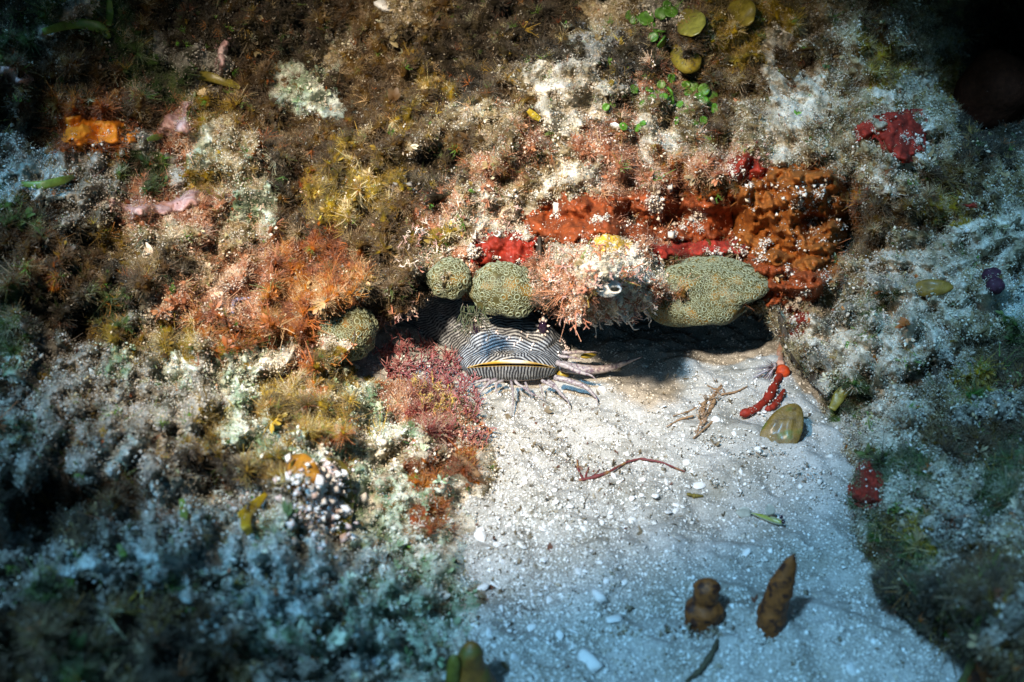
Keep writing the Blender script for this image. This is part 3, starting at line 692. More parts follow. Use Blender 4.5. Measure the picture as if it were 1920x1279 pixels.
# barbels: fleshy tapered whiskers along the chin and cheek (photo positions, each at its own depth)
def lerp_path(p0, p1, n=12, sag=0.0, side=0.0):
    t = np.linspace(0, 1, n)[:, None]; q = p0 * (1 - t) + p1 * t
    q = q + np.array([side, 0, sag]) * (4 * t * (1 - t)); return q
def barb(u0, v0, y0, u1, v1, y1, r0, side=0, sag=0.002, name='barbel'):
    a = at_y(np.array(float(u0)), np.array(float(v0)), np.array(y0)); b2 = at_y(np.array(float(u1)), np.array(float(v1)), np.array(y1))
    if y1 is None: pass
    P = lerp_path(a - MC, b2 - MC, 14, sag, side)
    t = np.linspace(0, 1, 14)
    P = P + perlin(np.stack([t * 3.1 + u1, t * 0 + v1, t * 0], -1))[:, None] * np.array([.0016, .001, .0016]) * t[:, None]
    Vt, Ft = tube_arr(P, r0 * (1 + .10 * perlin(np.stack([t * 7 + v1, t * 0 + u1, t * 0], -1))) * np.clip(1 - t ** 1.7, .06, 1) ** .8, 10)
    for q in ((.35, .55, .75) if r0 < .002 else ()):
        i = int(q * 13); a_ = RNG.uniform(0, 6.28); o3, f3 = tube_arr(P[i] + np.array([math.cos(a_), -.4, math.sin(a_)]) * np.array([[.3], [.7], [1.15]]) * r0 * (1.1 - q * .6), r0 * np.array([.22, .16, .06]), 4)
        Ft = np.concatenate([Ft, f3 + len(Vt)]); Vt = np.concatenate([Vt, o3])
    o = obj(name, make_mesh(name, Vt, tri(Ft)), m_cone, fish); return o
def sand_y(u, v): return float(sand_pt(np.array([float(u)]), np.array([float(v)]))[0, 1]) - .006
for (u0, v0, u1, v1, r0, side) in ((930, 712, 896, 742, .0042, 0), (943, 714, 936, 742, .003, -.003), (958, 714, 960, 780, .0026, .001), (966, 714, 1026, 754, .003, -.004), (1012, 722, 1019, 750, .002, 0),
                                   (1016, 714, 1068, 770, .0036, .003), (1040, 708, 1120, 758, .0058, .006)):
    barb(u0, v0, -.046, u1, v1, min(sand_y(u1, v1), -.046), r0 * .52, side * 1.6, .003)
barb(1052, 686, -.022, 1204, 668, -.03, .0056, 0, -.009)
barb(1044, 680, -.034, 1120, 713, -.055, .0030, 0, .001)
barb(1056, 661, -.02, 1120, 660, -.03, .0021, 0, .0)
barb(1050, 668, -.02, 1096, 673, -.03, .0017, 0, .0)
barb(985, 718, -.046, 998, 748, -.075, .0014, 0, .0)
barb(1028, 714, -.044, 1050, 742, -.07, .0016, .002, .002)
barb(918, 712, -.044, 880, 722, -.05, .0018, 0, .001)
m_yfin = plain('fin_yellow', (.30, .21, .02), .5, .4, .3, 300, .2)
for (u0, v0, u1, v1, r) in ((1046, 700, 1066, 705, .0045), (1090, 668, 1118, 665, .0032)):
    a = at_y(np.array(float(u0)), np.array(float(v0)), np.array(-.018)) - MC; b2 = at_y(np.array(float(u1)), np.array(float(v1)), np.array(-.016)) - MC
    Vt, Ft = tube_arr(lerp_path(a, b2, 8), r * np.array([.5, .8, 1, 1, .9, .8, .5, .2]), 8)
    obj('fin', make_mesh('fin', Vt, tri(Ft)), m_yfin, fish)
# small pale skin tags on the snout and cheek
B = Bag(); fv = V3.reshape(-1, 3)
for (tu, tv, k) in ((932, 622, 3), (952, 632, 3), (968, 640, 3), (985, 628, 3), (1064, 648, 9), (1060, 640, 6), (1068, 655, 6), (1060, 620, 4), (1054, 660, 4), (905, 640, 3), (1000, 648, 3), (975, 630, 3)):
    for _ in range(k):
        a_, b_ = tu + RNG.normal() * 4, tv + RNG.normal() * 4
        cand = np.where(np.abs(pu - a_) + np.abs(pw - b_) < 3)[0]
        if len(cand) == 0: continue
        c = fv[cand[np.argmin(np.linalg.norm(Wd[cand] - CAM, axis=1))]]
        o_, f_ = ico(1); B.add(o_ * RNG.uniform(.0006, .0016, 3) + c + [0, -.0006, .0004], f_)
st_ = obj('skin_tags', B.mesh('skin_tags'), m_flap, fish); st_['kind'] = 'stuff'

# ------------------------------------------------------------------ star coral lumps under the ledge
def polyp_mesh():
    n = 9; a = np.linspace(0, 2 * np.pi, n, endpoint=False)
    prof = [(1.12, -.25), (.93, .34), (.74, .30), (.60, -.25)]
    V = [np.stack([np.cos(a) * r * (1 + .07 * np.cos(3 * a)), np.sin(a) * r, np.full(n, h)], -1) for r, h in prof]
    V = np.concatenate(V + [np.array([[0, 0, -.2]])]); F = grid_faces(4, n, True)
    c = 4 * n; i = np.arange(n)
    F = np.concatenate([tri(F), np.stack([3 * n + i, 3 * n + (i + 1) % n, np.full(n, c)], -1)])
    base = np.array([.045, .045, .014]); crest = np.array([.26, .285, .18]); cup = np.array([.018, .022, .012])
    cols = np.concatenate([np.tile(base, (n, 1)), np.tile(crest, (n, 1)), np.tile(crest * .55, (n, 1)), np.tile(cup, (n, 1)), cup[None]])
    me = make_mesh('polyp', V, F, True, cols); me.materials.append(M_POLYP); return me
M_POLYP = vcol('polyp_skin', rough=.5, spec=.35, speck=0)
M_CORAL = plain('coral_tissue', (.060, .052, .015), .6, .3, .5, 120, .5, spots=(.16, .085, .012), spot_scale=60, spot_amt=.42)
PM = polyp_mesh()
def coral(label, u, v, y, rx, rz, ry, lobes, pr, stuff_below=None, amp=.14, gap=1.86):
    if y is None:
        q = np.linspace(-.5, .5, 9); y = float(np.mean(wall_y(u + q * rx, v - .3 * rz + q * .4 * rz))) - ry * .45; print('coral', u, v, round(y, 3))
    c = at_y(np.array(float(u)), np.array(float(v)), np.array(y)); k = np.linalg.norm(c - CAM) * KPX
    root = empty('star_coral', c)
    tag(root, label, 'coral', 'star coral lumps under the reef ledge')
    Vv, Ff = ico(5); n0 = Vv.copy()
    rad = 1 + amp * perlin(Vv * 1.3 + u) + .07 * perlin(Vv * 3.2 + u)
    for (dx, dz, w, h) in lobes:
        q = np.array([dx, -.5, dz]); q /= np.linalg.norm(q); rad = rad + h * np.exp(-(1 - Vv @ q) / w)
    Vv = Vv * rad[:, None] * np.array([rx * k, ry, rz * k])
    me = make_mesh('colony', Vv, Ff)
    obj('colony', me, M_CORAL, root)
    nr = np.zeros((len(Vv), 3)); me.vertices.foreach_get('co', np.zeros(len(Vv) * 3, np.float32))
    fn = np.cross(Vv[Ff[:, 1]] - Vv[Ff[:, 0]], Vv[Ff[:, 2]] - Vv[Ff[:, 0]])
    for a in range(3): np.add.at(nr, Ff[:, a], fn)
    nr /= np.linalg.norm(nr, axis=1)[:, None]
    ar = np.linalg.norm(fn, axis=1); tot = 26000
    fi = RNG.choice(len(Ff), tot, p=ar / ar.sum()); w = RNG.dirichlet((1, 1, 1), tot)
    Q = np.einsum('nk,nkd->nd', w, Vv[Ff[fi]]); QN = np.einsum('nk,nkd->nd', w, nr[Ff[fi]])
    view = CAM - (Q + c); view /= np.linalg.norm(view, axis=1)[:, None]
    ok = np.sum(QN * view, 1) > -.15; Q, QN, view = Q[ok], QN[ok], view[ok]
    chosen, rs = [], []
    C_ = np.zeros((0, 3)); Rr = np.zeros(0)
    bald = perlin(Q / max(rx * k, .01) * 2.6 + v)
    for q, qn, bd in zip(Q, QN, bald):
        if bd > .42: continue
        low = qn[2] < -.35
        r = pr * (.55 if low else 1.0) * RNG.choice([.6, .8, 1.0, 1.2], p=[.3, .3, .25, .15]) * RNG.uniform(.9, 1.1)
        if len(C_) and np.min(np.linalg.norm(C_ - q, axis=1) - (Rr + r) * gap / 2) < 0: continue
        C_ = np.vstack([C_, q]); Rr = np.append(Rr, r); chosen.append((q, qn, r))
        if len(chosen) > 1500: break
    chosen.sort(key=lambda e: -e[2])
    for i, (q, qn, r) in enumerate(chosen[:300]):
        o = bpy.data.objects.new('polyp', PM); COL.objects.link(o); o.parent = root
        o.location = q; o.rotation_euler = Vector(qn + RNG.normal(size=3) * .12).to_track_quat('Z', 'Y').to_euler(); o.scale = (r, r, r)
    if len(chosen) > 300:
        B = Bag(); pv_ = np.array([t.co[:] for t in PM.vertices]); pf_ = np.array([list(t.vertices) for t in PM.polygons])
        pc = np.zeros(len(pv_) * 4, np.float32); PM.attributes['col'].data.foreach_get('color', pc); pc = pc.reshape(-1, 4)[:, :3]
        for (q, qn, r) in chosen[300:]:
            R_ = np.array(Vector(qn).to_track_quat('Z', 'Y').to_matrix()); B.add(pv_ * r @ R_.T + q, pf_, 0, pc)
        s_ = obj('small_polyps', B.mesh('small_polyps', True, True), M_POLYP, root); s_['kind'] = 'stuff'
    return root
coral('rounded olive coral lump hanging over the forehead of the striped fish', 944, 542, None, 66, 48, .026, [(.5, -.5, .2, .15)], .0025)
coral('smallest olive coral lump beside the dark hole left of the fish forehead', 842, 523, None, 41, 35, .022, [], .0026)
coral('dark coral lump set low beside the maroon bushy alga', 648, 624, -.045, 56, 56, .03, [(.4, .6, .25, .15)], .0027)
coral('widest olive coral lump under the orange sponge, right of the pink overhang', 1318, 540, None, 103, 52, .038, [(.9, -.2, .25, .12), (-.6, -.9, .3, .3), (-.2, .9, .2, -.12)], .0019, None, .26, 1.8)

# ------------------------------------------------------------------ sponges
def poly_sd(px_, py_, poly):
    poly = np.asarray(poly, float); d = np.full(px_.shape, 1e9); ins = np.zeros(px_.shape, bool)
    for a, b_ in zip(poly, np.roll(poly, -1, 0)):
        e = b_ - a; w0 = px_ - a[0]; w1 = py_ - a[1]; t = np.clip((w0 * e[0] + w1 * e[1]) / (e @ e), 0, 1)
        d = np.minimum(d, np.hypot(w0 - e[0] * t, w1 - e[1] * t))
        cr = (a[1] > py_) != (b_[1] > py_)
        xi = a[0] + (py_ - a[1]) / (b_[1] - a[1] + 1e-12) * e[0]; ins ^= cr & (px_ < xi)
    return np.where(ins, -d, d)
def smooth_surf(u, v, r):
    acc = 0
    lo = 9
    for (a, b_) in ((0, 0), (r, 0), (-r, 0), (0, r), (0, -r), (.7 * r, .7 * r), (-.7 * r, .7 * r), (.7 * r, -.7 * r), (-.7 * r, -.7 * r)):
        q = np.linalg.norm(surf(u + a, v + b_) - CAM, axis=-1); acc = acc + q; lo = np.minimum(lo, q)
    return acc / 9 * .45 + lo * .55
SPK = []
def crust(name, label, cat, poly, thick, mat, lump=0.35, ls=40, edge=14, step=3.0, group=None, osc=None, parent=None, ragged=7.0, loose=6):
    """a living sheet with real thickness that grows over the rock inside the outline"""
    poly = np.asarray(poly, float); u0, v0 = poly.min(0) - 14; u1, v1 = poly.max(0) + 14
    uu, vv = np.meshgrid(np.arange(u0, u1, step), np.arange(v0, v1, step))
    sd = poly_sd(uu, vv, poly) + ragged * n2(uu, vv, 22, 3.3) + ragged * .6 * n2(uu, vv, 9, 1.3)
    dome = np.sqrt(np.clip(1 - (1 - np.clip(-sd / edge, 0, 1)) ** 2, 0, 1))
    off = thick * dome * (1 + lump * 1.6 * n2(uu * .6, vv * 1.5, ls, 6.1) + lump * 1.0 * n2(uu, vv, ls * .4, 2.1) + lump * .5 * n2(uu, vv, ls * .18, 4.1)) - .006 * (sd > 0) - .001
    if osc:
        for (ou, ov, orr, dp) in osc: 
            q = np.hypot(uu - ou, vv - ov) / orr; off = off - dp * np.exp(-q ** 4) + dp * .5 * np.exp(-((q - 1.35) / .35) ** 2)
    t = smooth_surf(uu, vv, loose)
    d = ray(uu, vv); d /= np.linalg.norm(d, axis=-1)[..., None]
    P = CAM + d * (t - off)[..., None]
    F = grid_faces(*uu.shape); keep = (sd.ravel()[F] < 6).any(1)
    F = F[keep]; used = np.unique(F); remap = np.full(uu.size, -1); remap[used] = np.arange(len(used))
    V = P.reshape(-1, 3)[used]; org = V.mean(0)
    SPK.append((V, uu.ravel()[used], vv.ravel()[used], sd.ravel()[used]))
    o = obj(name, make_mesh(name, V - org, remap[F]), mat, parent); o.location = org
    if parent is None: tag(o, label, cat, group)
    return o
def speckled(name, col, spots=(.6, .5, .4), amt=.22, rough=.38, scale=520, coat=.3, var=.55):
    return plain(name, col, rough, .28, var, 120, .8, spots=spots, spot_scale=scale, spot_amt=amt, sss=.0, coat=coat)
M_ORANGE = speckled('sponge_orange', (.23, .068, .008), amt=.26, rough=.75, coat=0)
M_RED = speckled('sponge_red', (.20, .016, .006), amt=.24, rough=.65, coat=0)
M_CRIMSON = speckled('sponge_crimson', (.24, .020, .010), amt=.25, rough=.75, coat=0)
M_RUST = speckled('sponge_rust', (.20, .040, .007), amt=.27, rough=.75, coat=0)
M_TANG = plain('sponge_tangerine', (.52, .15, .006), .6, .3, .25, 200, .4)
crust('orange_sponge', 'large lumpy orange brown sponge under the ledge beside the widest coral', 'sponge',
      [(1385, 350), (1450, 318), (1560, 322), (1584, 370), (1582, 430), (1555, 490), (1500, 520), (1440, 505), (1405, 470), (1380, 430)], .026, M_ORANGE, .8, 44, 26, loose=18)
crust('orange_sponge', 'orange sponge sheet above the pink fuzzy overhang, dusted with white', 'sponge',
      [(985, 405), (1060, 370), (1140, 372), (1210, 360), (1290, 372), (1370, 390), (1380, 440), (1300, 455), (1210, 445), (1150, 440), (1080, 452), (1000, 440)], .014, M_RUST, .6, 36, 18, loose=12)
crust('rust_sponge', 'dark rust sponge folds below the large orange sponge', 'sponge',
      [(1395, 470), (1450, 490), (1530, 500), (1560, 520), (1530, 560), (1480, 580), (1440, 575), (1415, 540)], .016, M_RUST, .8, 26, 18, loose=14)
crust('red_sponge', 'glossy red sponge just above the rounded coral over the fish', 'sponge',
      [(880, 470), (900, 450), (960, 440), (1010, 450), (1000, 480), (960, 500), (905, 502), (882, 490)], .012, M_RED, .35, 40, 16, loose=14)
crust('red_sponge', 'dark red sponge strip along the top of the widest coral', 'sponge',
      [(1220, 462), (1300, 450), (1380, 452), (1400, 475), (1330, 478), (1240, 484)], .010, M_CRIMSON, .4, 30, 10, loose=12)
crust('red_sponge', 'dull red sponge patch high on the pale sandy rock near the black hollow', 'sponge',
      [(1612, 245), (1640, 225), (1680, 215), (1725, 212), (1732, 240), (1728, 285), (1700, 300), (1668, 296), (1655, 262), (1640, 250), (1612, 262)], .009, M_CRIMSON, .05, 40, 8, loose=26, ragged=4)
crust('red_sponge', 'red sponge with one round pore above the large orange sponge', 'sponge',
      [(1366, 305), (1400, 290), (1425, 300), (1432, 330), (1400, 345), (1368, 335)], .010, M_RED, .3, 30, 12, osc=[(1408, 308, 9, .010)])
crust('red_sponge', 'smallest red sponge fleck on the pale rock under the black hollow', 'sponge',
      [(1810, 384), (1830, 380), (1838, 392), (1812, 396)], .004, M_CRIMSON, .2, 20, 6, step=2, ragged=3)
crust('red_sponge', 'upper red sponge knob on the right jamb of the crevice', 'sponge',
      [(1480, 590), (1510, 582), (1512, 604), (1494, 612), (1480, 606)], .008, M_RED, .3, 20, 9, step=2, ragged=3)
crust('red_sponge', 'lower red sponge knob above the feather duster worm', 'sponge',
      [(1474, 616), (1500, 608), (1500, 622), (1484, 636), (1472, 630)], .008, M_RED, .3, 20, 9, step=2, ragged=3)
crust('red_sponge', 'crimson upright sponge lobe on the bank beside the blue sand', 'sponge',
      [(1612, 872), (1632, 868), (1648, 900), (1646, 938), (1622, 946), (1598, 934), (1596, 912), (1614, 915)], .018, M_CRIMSON, .3, 24, 14, step=2.5, loose=20, ragged=4)
crust('orange_sponge', 'bright orange sponge patch on the dim rock near the pink crust', 'sponge',
      [(126, 222), (150, 218), (176, 226), (222, 232), (224, 268), (180, 272), (150, 274), (126, 262)], .012, M_TANG, .2, 30, 6, ragged=6, loose=14)
crust('orange_sponge', 'small orange sponge dot beside the bright orange patch', 'sponge',
      [(236, 250), (254, 250), (256, 268), (240, 270)], .004, M_TANG, .2, 20, 6, step=2, ragged=3)
crust('orange_sponge', 'rusty sponge stain on the pale slope edge below the maroon alga', 'sponge',
      [(768, 965), (800, 958), (822, 980), (815, 1002), (790, 1000), (770, 985)], .004, M_RUST, .3, 18, 8, step=2.5)
crust('yellow_sponge', 'yellow sponge cap on the pink fuzzy overhang', 'sponge',
      [(1112, 442), (1140, 432), (1170, 440), (1176, 462), (1150, 476), (1120, 470)], .010, plain('sponge_yellow', (.58, .34, .03), .6, .3, .4, 220, .6, spots=(.7, .6, .45), spot_scale=300, spot_amt=.4), .5, 18, 10, step=2.5)
# branching red sponge on the crevice sill
root = empty('rope_sponge', surf1(1460, 720)); tag(root, 'branching bright red sponge topped by a round red ball, on the crevice sill', 'sponge')
RO = np.array(root.location)
def on(u, v, lift=.003):
    P = surf(np.array([float(u)]), np.array([float(v)]))[0]; d = CAM - P; return P + d / np.linalg.norm(d) * lift
def branch(name, pts, r, mat, parent, org, lift=.004, n=24, sides=10, wob=.12):
    K = np.array([on(a, b_, lift) for a, b_ in pts]) - org
    t = np.linspace(0, len(pts) - 1, n); P = np.stack([np.interp(t, np.arange(len(pts)), K[:, i]) for i in range(3)], -1)
    for _ in range(2): P[1:-1] = (P[:-2] + 2 * P[1:-1] + P[2:]) / 4
    rr = np.interp(np.linspace(0, 1, n), np.linspace(0, 1, len(r)), r) * (1 + wob * RNG.normal(size=n))
    V, F = tube_arr(P, rr, sides)
    if mat is M_RED: SPK.append((np.tile(V + org, (4, 1)), np.full(len(V) * 4, 1440.) + RNG.normal(size=len(V) * 4) * 9, np.full(len(V) * 4, 745.) + RNG.normal(size=len(V) * 4) * 9, np.full(len(V) * 4, -9.)))
    return obj(name, make_mesh(name, V, tri(F)), mat, parent)
branch('branch', [(1464, 700), (1452, 725), (1438, 750), (1416, 768), (1390, 777)], [.0028, .0042, .0044, .0036, .0034], M_RED, root, RO, wob=.16)
branch('branch', [(1470, 732), (1460, 750), (1448, 764), (1436, 768)], [.0016, .003, .0036, .002], M_RED, root, RO)
Vb, Fb = ico(4); Vb = Vb * (1 + .06 * perlin(Vb * 2)[:, None]) * .0072
o = obj('ball', make_mesh('ball', Vb, Fb), speckled('sponge_ball', (.42, .045, .008), amt=.18, rough=.6, coat=0), root); o.location = on(1467, 697, .009) - RO
branch('stem', [(1466, 640), (1462, 662), (1464, 684)], [.002, .003, .004], plain('tube_pink', (.42, .22, .15), .7, .3, .4, 200, .5), root, RO, .003)

def finger(label, u, v_base, v_top, w0, w1, mat, lean=0, group='brown finger sponges on the near sand', cat='sponge', lumps=.12, y_off=0.0, bul=None):
    base = sand_pt(np.array([float(u)]), np.array([float(v_base)]))[0]; s_ = surf1(u, v_base)
    base = s_
    k = np.linalg.norm(base - CAM) * KPX
    hgt = (v_base - v_top) * k / math.cos(math.radians(38))
    n, m = 60, 40; t = np.linspace(0, 1, n)
    r = (w0 * (1 - t) + w1 * t) * k
    if bul is not None: r = np.interp(t, np.linspace(0, 1, len(bul)), bul) * k
    r = r * np.sqrt(np.clip(1 - np.clip((t - .82) / .19, 0, 1) ** 2, .02, 1))
    a = np.linspace(0, 2 * np.pi, m, endpoint=False)
    V = np.stack([r[:, None] * np.cos(a) + (lean * k * t ** 1.4)[:, None], r[:, None] * np.sin(a) * .85, (t * hgt)[:, None] + 0 * a], -1)
    V = V * (1 + 0) ; nz = perlin(V * 95 + u)[..., None]; ctr = V.mean(1, keepdims=True); V = ctr + (V - ctr) * (1 + lumps * 1.5 * nz + .02 * perlin(V * 320 + u)[..., None])
    V[0, :, 2] -= .01
    Vf = np.concatenate([V.reshape(-1, 3), V[-1].mean(0)[None] + [0, 0, .0008]])
    F = tri(grid_faces(n, m, True)); i = np.arange(m); F = np.concatenate([F, np.stack([(n - 1) * m + i, (n - 1) * m + (i + 1) % m, np.full(m, n * m)], -1)])
    o = obj('finger_sponge', make_mesh('finger_sponge', Vf, F), mat); o.location = base
    tag(o, label, cat, group); return o
M_BROWN = plain('sponge_brown', (.20, .060, .012), .6, .3, .5, 150, .5, spots=(.045, .014, .007), spot_scale=170, spot_amt=.44)
finger('stubby brown finger sponge with a round head on the blue sand', 1316, 1165, 1090, 30, 24, M_BROWN, 4, bul=[30, 35, 33, 22, 25, 24, 16])
finger('tall pointed brown finger sponge leaning upright from the sand', 1442, 1172, 1048, 26, 10, M_BROWN, 22, bul=[24, 27, 25, 24, 22, 21, 17, 12, 7])
finger('blurred amber brown finger sponge rising at the front edge of the sand', 882, 1300, 1205, 30, 18, plain('sponge_amber', (.20, .085, .012), .5, .4, .5, 90, .6, spots=(.10, .09, .015), spot_scale=60, spot_amt=.45), 4, bul=[44, 46, 38, 28, 24, 21, 15])
finger('olive side lobe hugging the blurred amber finger sponge', 850, 1310, 1228, 16, 10, plain('sponge_olive', (.12, .11, .015), .5, .4, .5, 90, .6), 4)
finger('dark blurred finger sponge in the corner near the reef bank', 1838, 1310, 1232, 28, 22, M_BROWN, 0)
finger('dark olive blurred sponge spike beside the corner finger sponge', 1806, 1300, 1238, 14, 8, plain('sponge_moss', (.08, .08, .02), .5, .4, .5, 90, .6), 0)
# dark sponge ball in the black hollow
c = at_y(np.array(1862.), np.array(172.), np.array(.28)); Vb, Fb = ico(5)
Vb = Vb * (1 + .10 * perlin(Vb * 1.3)[:, None] + .015 * perlin(Vb * 9)[:, None]) * .0418 * np.array([1, .9, 1.12])
o = obj('ball_sponge', make_mesh('ball_sponge', Vb, Fb), plain('sponge_umber', (.045, .013, .006), .85, .12, .4, 140, .9, spots=(.25, .2, .18), spot_scale=420, spot_amt=.24)); o.location = c
tag(o, 'big smooth brown ball sponge inside the black hollow', 'sponge')

# white specks of settled sand on the sponges, in drifts
V = np.concatenate([q[0] for q in SPK]); a, b_, sd_ = (np.concatenate([q[i] for q in SPK]) for i in (1, 2, 3))
w = np.exp(5 * n2(a, b_, 30, 4.2) + 3 * n2(a, b_, 11, 7.2)) * (sd_ < -1)
w = w ** 1.3; idx = RNG.choice(len(V), 9000, p=w / w.sum()); vw = CAM - V[idx]; vw /= np.linalg.norm(vw, axis=1)[:, None]
cc = np.array([.66, .58, .48]) * RNG.uniform(.5, 1.15, (9000, 1))
scatter('sponge_sand', 'white sand specks settled on the red and orange sponges', V[idx] + RNG.normal(size=(9000, 3)) * .0008 + vw * .0004, vw, RNG.lognormal(0, .75, 9000) * .00036, cc, [tmpl_grain(i + 80, 1 + i % 2) for i in range(4)], M_GRAIN)

# ------------------------------------------------------------------ pink crusts, ascidians, worms, shells on the reef
M_PINK = plain('crust_pink', (.36, .21, .19), .65, .3, .3, 110, .4, spots=(.48, .34, .31), spot_scale=90, spot_amt=.45)
crust('pink_crust', 'knobbly pink crust plate above the green blades, with an upright lobe', 'coral crust',
      [(294, 240), (310, 215), (330, 208), (342, 190), (356, 192), (352, 214), (360, 240), (352, 252), (330, 248), (316, 258), (300, 252)], .014, M_PINK, .4, 26, 12, ragged=4)
crust('pink_crust', 'wide curved pink crust rim with ruffled lower edge', 'coral crust',
      [(198, 362), (222, 376), (250, 386), (290, 380), (330, 372), (366, 354), (378, 358), (372, 384), (336, 398), (300, 404), (262, 408), (232, 398), (210, 380)], .014, M_PINK, .4, 30, 10, ragged=5)
crust('pink_crust', 'pink crust lobes at the dim edge of the reef beside the orange patch', 'coral crust',
      [(-20, 130), (20, 122), (34, 146), (62, 136), (60, 150), (30, 160), (14, 176), (-20, 168)], .012, M_PINK, .4, 26, 10, ragged=4)
crust('pink_crust', 'slim pink finger crust hanging in the dark algae near the top', 'coral crust',
      [(408, 92), (420, 72), (432, 80), (424, 110), (418, 146), (408, 144), (410, 118)], .008, M_PINK, .4, 20, 7, step=2.5, ragged=3)
# white two holed barnacle
c = on(1138, 541, .034); root = empty('barnacle', c); tag(root, 'white two-holed barnacle shell on the pink fuzzy overhang', 'barnacle')
M_SHELL = plain('shell_white', (.74, .72, .68), .5, .4, .18, 260, .5)
B = Bag()
n, m = 10, 18; a = np.linspace(0, 2 * np.pi, m, endpoint=False)
prof = [(.0118, -.008, 0), (.0112, .0, 0), (.0098, .0055, 0), (.0090, .0085, 0)]
V = np.stack([np.stack([np.cos(a) * r * 1.0 * (1 + .06 * np.sin(5 * a)), np.full(m, 0.0), np.sin(a) * r * .62], -1) + np.array([0, -h, h * .2]) for r, h, _ in prof])
top = V[-1].mean(0); Vf = np.concatenate([V.reshape(-1, 3), top[None]]); F = tri(grid_faces(4, m, True)); i = np.arange(m)
F = np.concatenate([F, np.stack([3 * m + i, 3 * m + (i + 1) % m, np.full(m, 4 * m)], -1)])
obj('shell', make_mesh('shell', Vf, F), M_SHELL, root)
M_HOLE = plain('shell_hole', (.012, .014, .012), .5, .3, .2, 200, .1)
for (hx, hz, r) in ((.0055, .0035, .0034), (-.0062, .0036, .0022)):
    V, F = ico(2); o = obj('opening', make_mesh('opening', V * np.array([r * 1.3, .0012, r * .75]), F), M_HOLE, root); o.location = (hx, -.0088, hz)
    t = np.linspace(0, 2 * np.pi, 17); P = np.stack([np.cos(t) * r * 1.35, t * 0, np.sin(t) * r * .9], -1)
    V, F = tube_arr(P, .0009, 6, False); o = obj('rim', make_mesh('rim', V, tri(F)), M_SHELL, root); o.location = (hx, -.0092, hz)
# feather duster worm
c = on(1450, 690, .020); root = empty('feather_worm', c); tag(root, 'small grey feather duster worm fanned open over the crevice sand', 'worm')
M_FEATH = plain('feather_grey', (.20, .16, .18), .6, .3, .4, 300, .2); M_FEATHL = plain('feather_pale', (.42, .38, .38), .6, .3, .3, 300, .2)
k = px(1450, 690)
for i in range(22):
    a = math.radians(95 + i * 8.2 + RNG.normal() * 3); ln = RNG.uniform(32, 44) * k * (1.0 if i < 17 else .8)
    t = np.linspace(0, 1, 9)[:, None]
    dv = np.array([math.cos(a), -.30 + RNG.normal() * .1, math.sin(a) * .75])
    P = dv * t * ln + np.array([-.3, -.1, -.5]) * (t ** 2.2) * ln * .35
    V, F = tube_arr(P, .0007 * (1 - .75 * t[:, 0]), 5); obj('tentacle', make_mesh('tentacle', V, tri(F)), M_FEATH if i % 3 else M_FEATHL, root)
V, F = tube_arr(np.array([[.004, .010, -.002], [.002, .005, -.001], [0, 0, 0]]), [.0026, .0028, .002], 8); obj('tube', make_mesh('tube', V, tri(F)), plain('worm_tube', (.40, .30, .26), .8, .2, .3, 300, .4), root)
# curly white worm tubes
M_WORM = plain('worm_white', (.62, .58, .52), .6, .3, .2, 300, .2)
def worm(name, label, pts, r, mat, cat='worm', group=None, lift=.008):
    org = on(*pts[0], lift); o = branch(name, pts, [r * .6, r, r, r * .5], mat, None, org, lift, 28, 7, .05); o.location = org; tag(o, label, cat, group); return o
worm('worm_tube', 'curled white worm tube hooked above the glossy red sponge', [(892, 432), (890, 446), (898, 454), (912, 456)], .0009, M_WORM)
worm('worm_tube', 'short looped white worm tube right of the hooked one', [(926, 436), (934, 432), (938, 438), (932, 444), (926, 440)], .0009, M_WORM)
worm('worm_tube', 'thin white worm tube lying on the dusted growth above the red sponge', [(846, 420), (852, 408), (860, 398)], .0008, M_WORM)
worm('worm_tube', 'white thread over the glossy red sponge down to the pink overhang', [(946, 460), (951, 474), (950, 490), (966, 496)], .0012, M_WORM)
worm('worm_tube', 'lilac blue bent worm tube on the rusty algae', [(436, 588), (436, 570), (440, 562), (470, 559)], .0022, plain('tube_lilac', (.28, .30, .48), .5, .3, .25, 260, .2))
worm('sea_whip', 'pale stiff twig leaning down over the orange sponge', [(1334, 372), (1345, 392), (1352, 408), (1360, 420)], .0026, plain('twig_pale', (.62, .46, .33), .7, .3, .3, 240, .5), 'twig', None, .014)
# purple ascidians
M_PURP = plain('ascidian_purple', (.050, .016, .030), .7, .2, .5, 160, .8, spots=(.25, .2, .2), spot_scale=420, spot_amt=.3)
for (a, b_, r, lb) in ((1860, 518, 16, 'purple sea squirt, the upper of the pair on the pale bank'), (1866, 536, 15, 'purple sea squirt, the lower of the pair on the pale bank'), (1902, 522, 11, 'purple sea squirt apart from the pair, at the picture edge')):
    V, F = ico(3); V = V * (1 + .15 * perlin(V * 2 + a)[:, None]) * r * px(a, b_)
    o = obj('sea_squirt', make_mesh('sea_squirt', V, F), M_PURP); o.location = on(a, b_, .002); tag(o, lb, 'sea squirt', 'purple sea squirts')

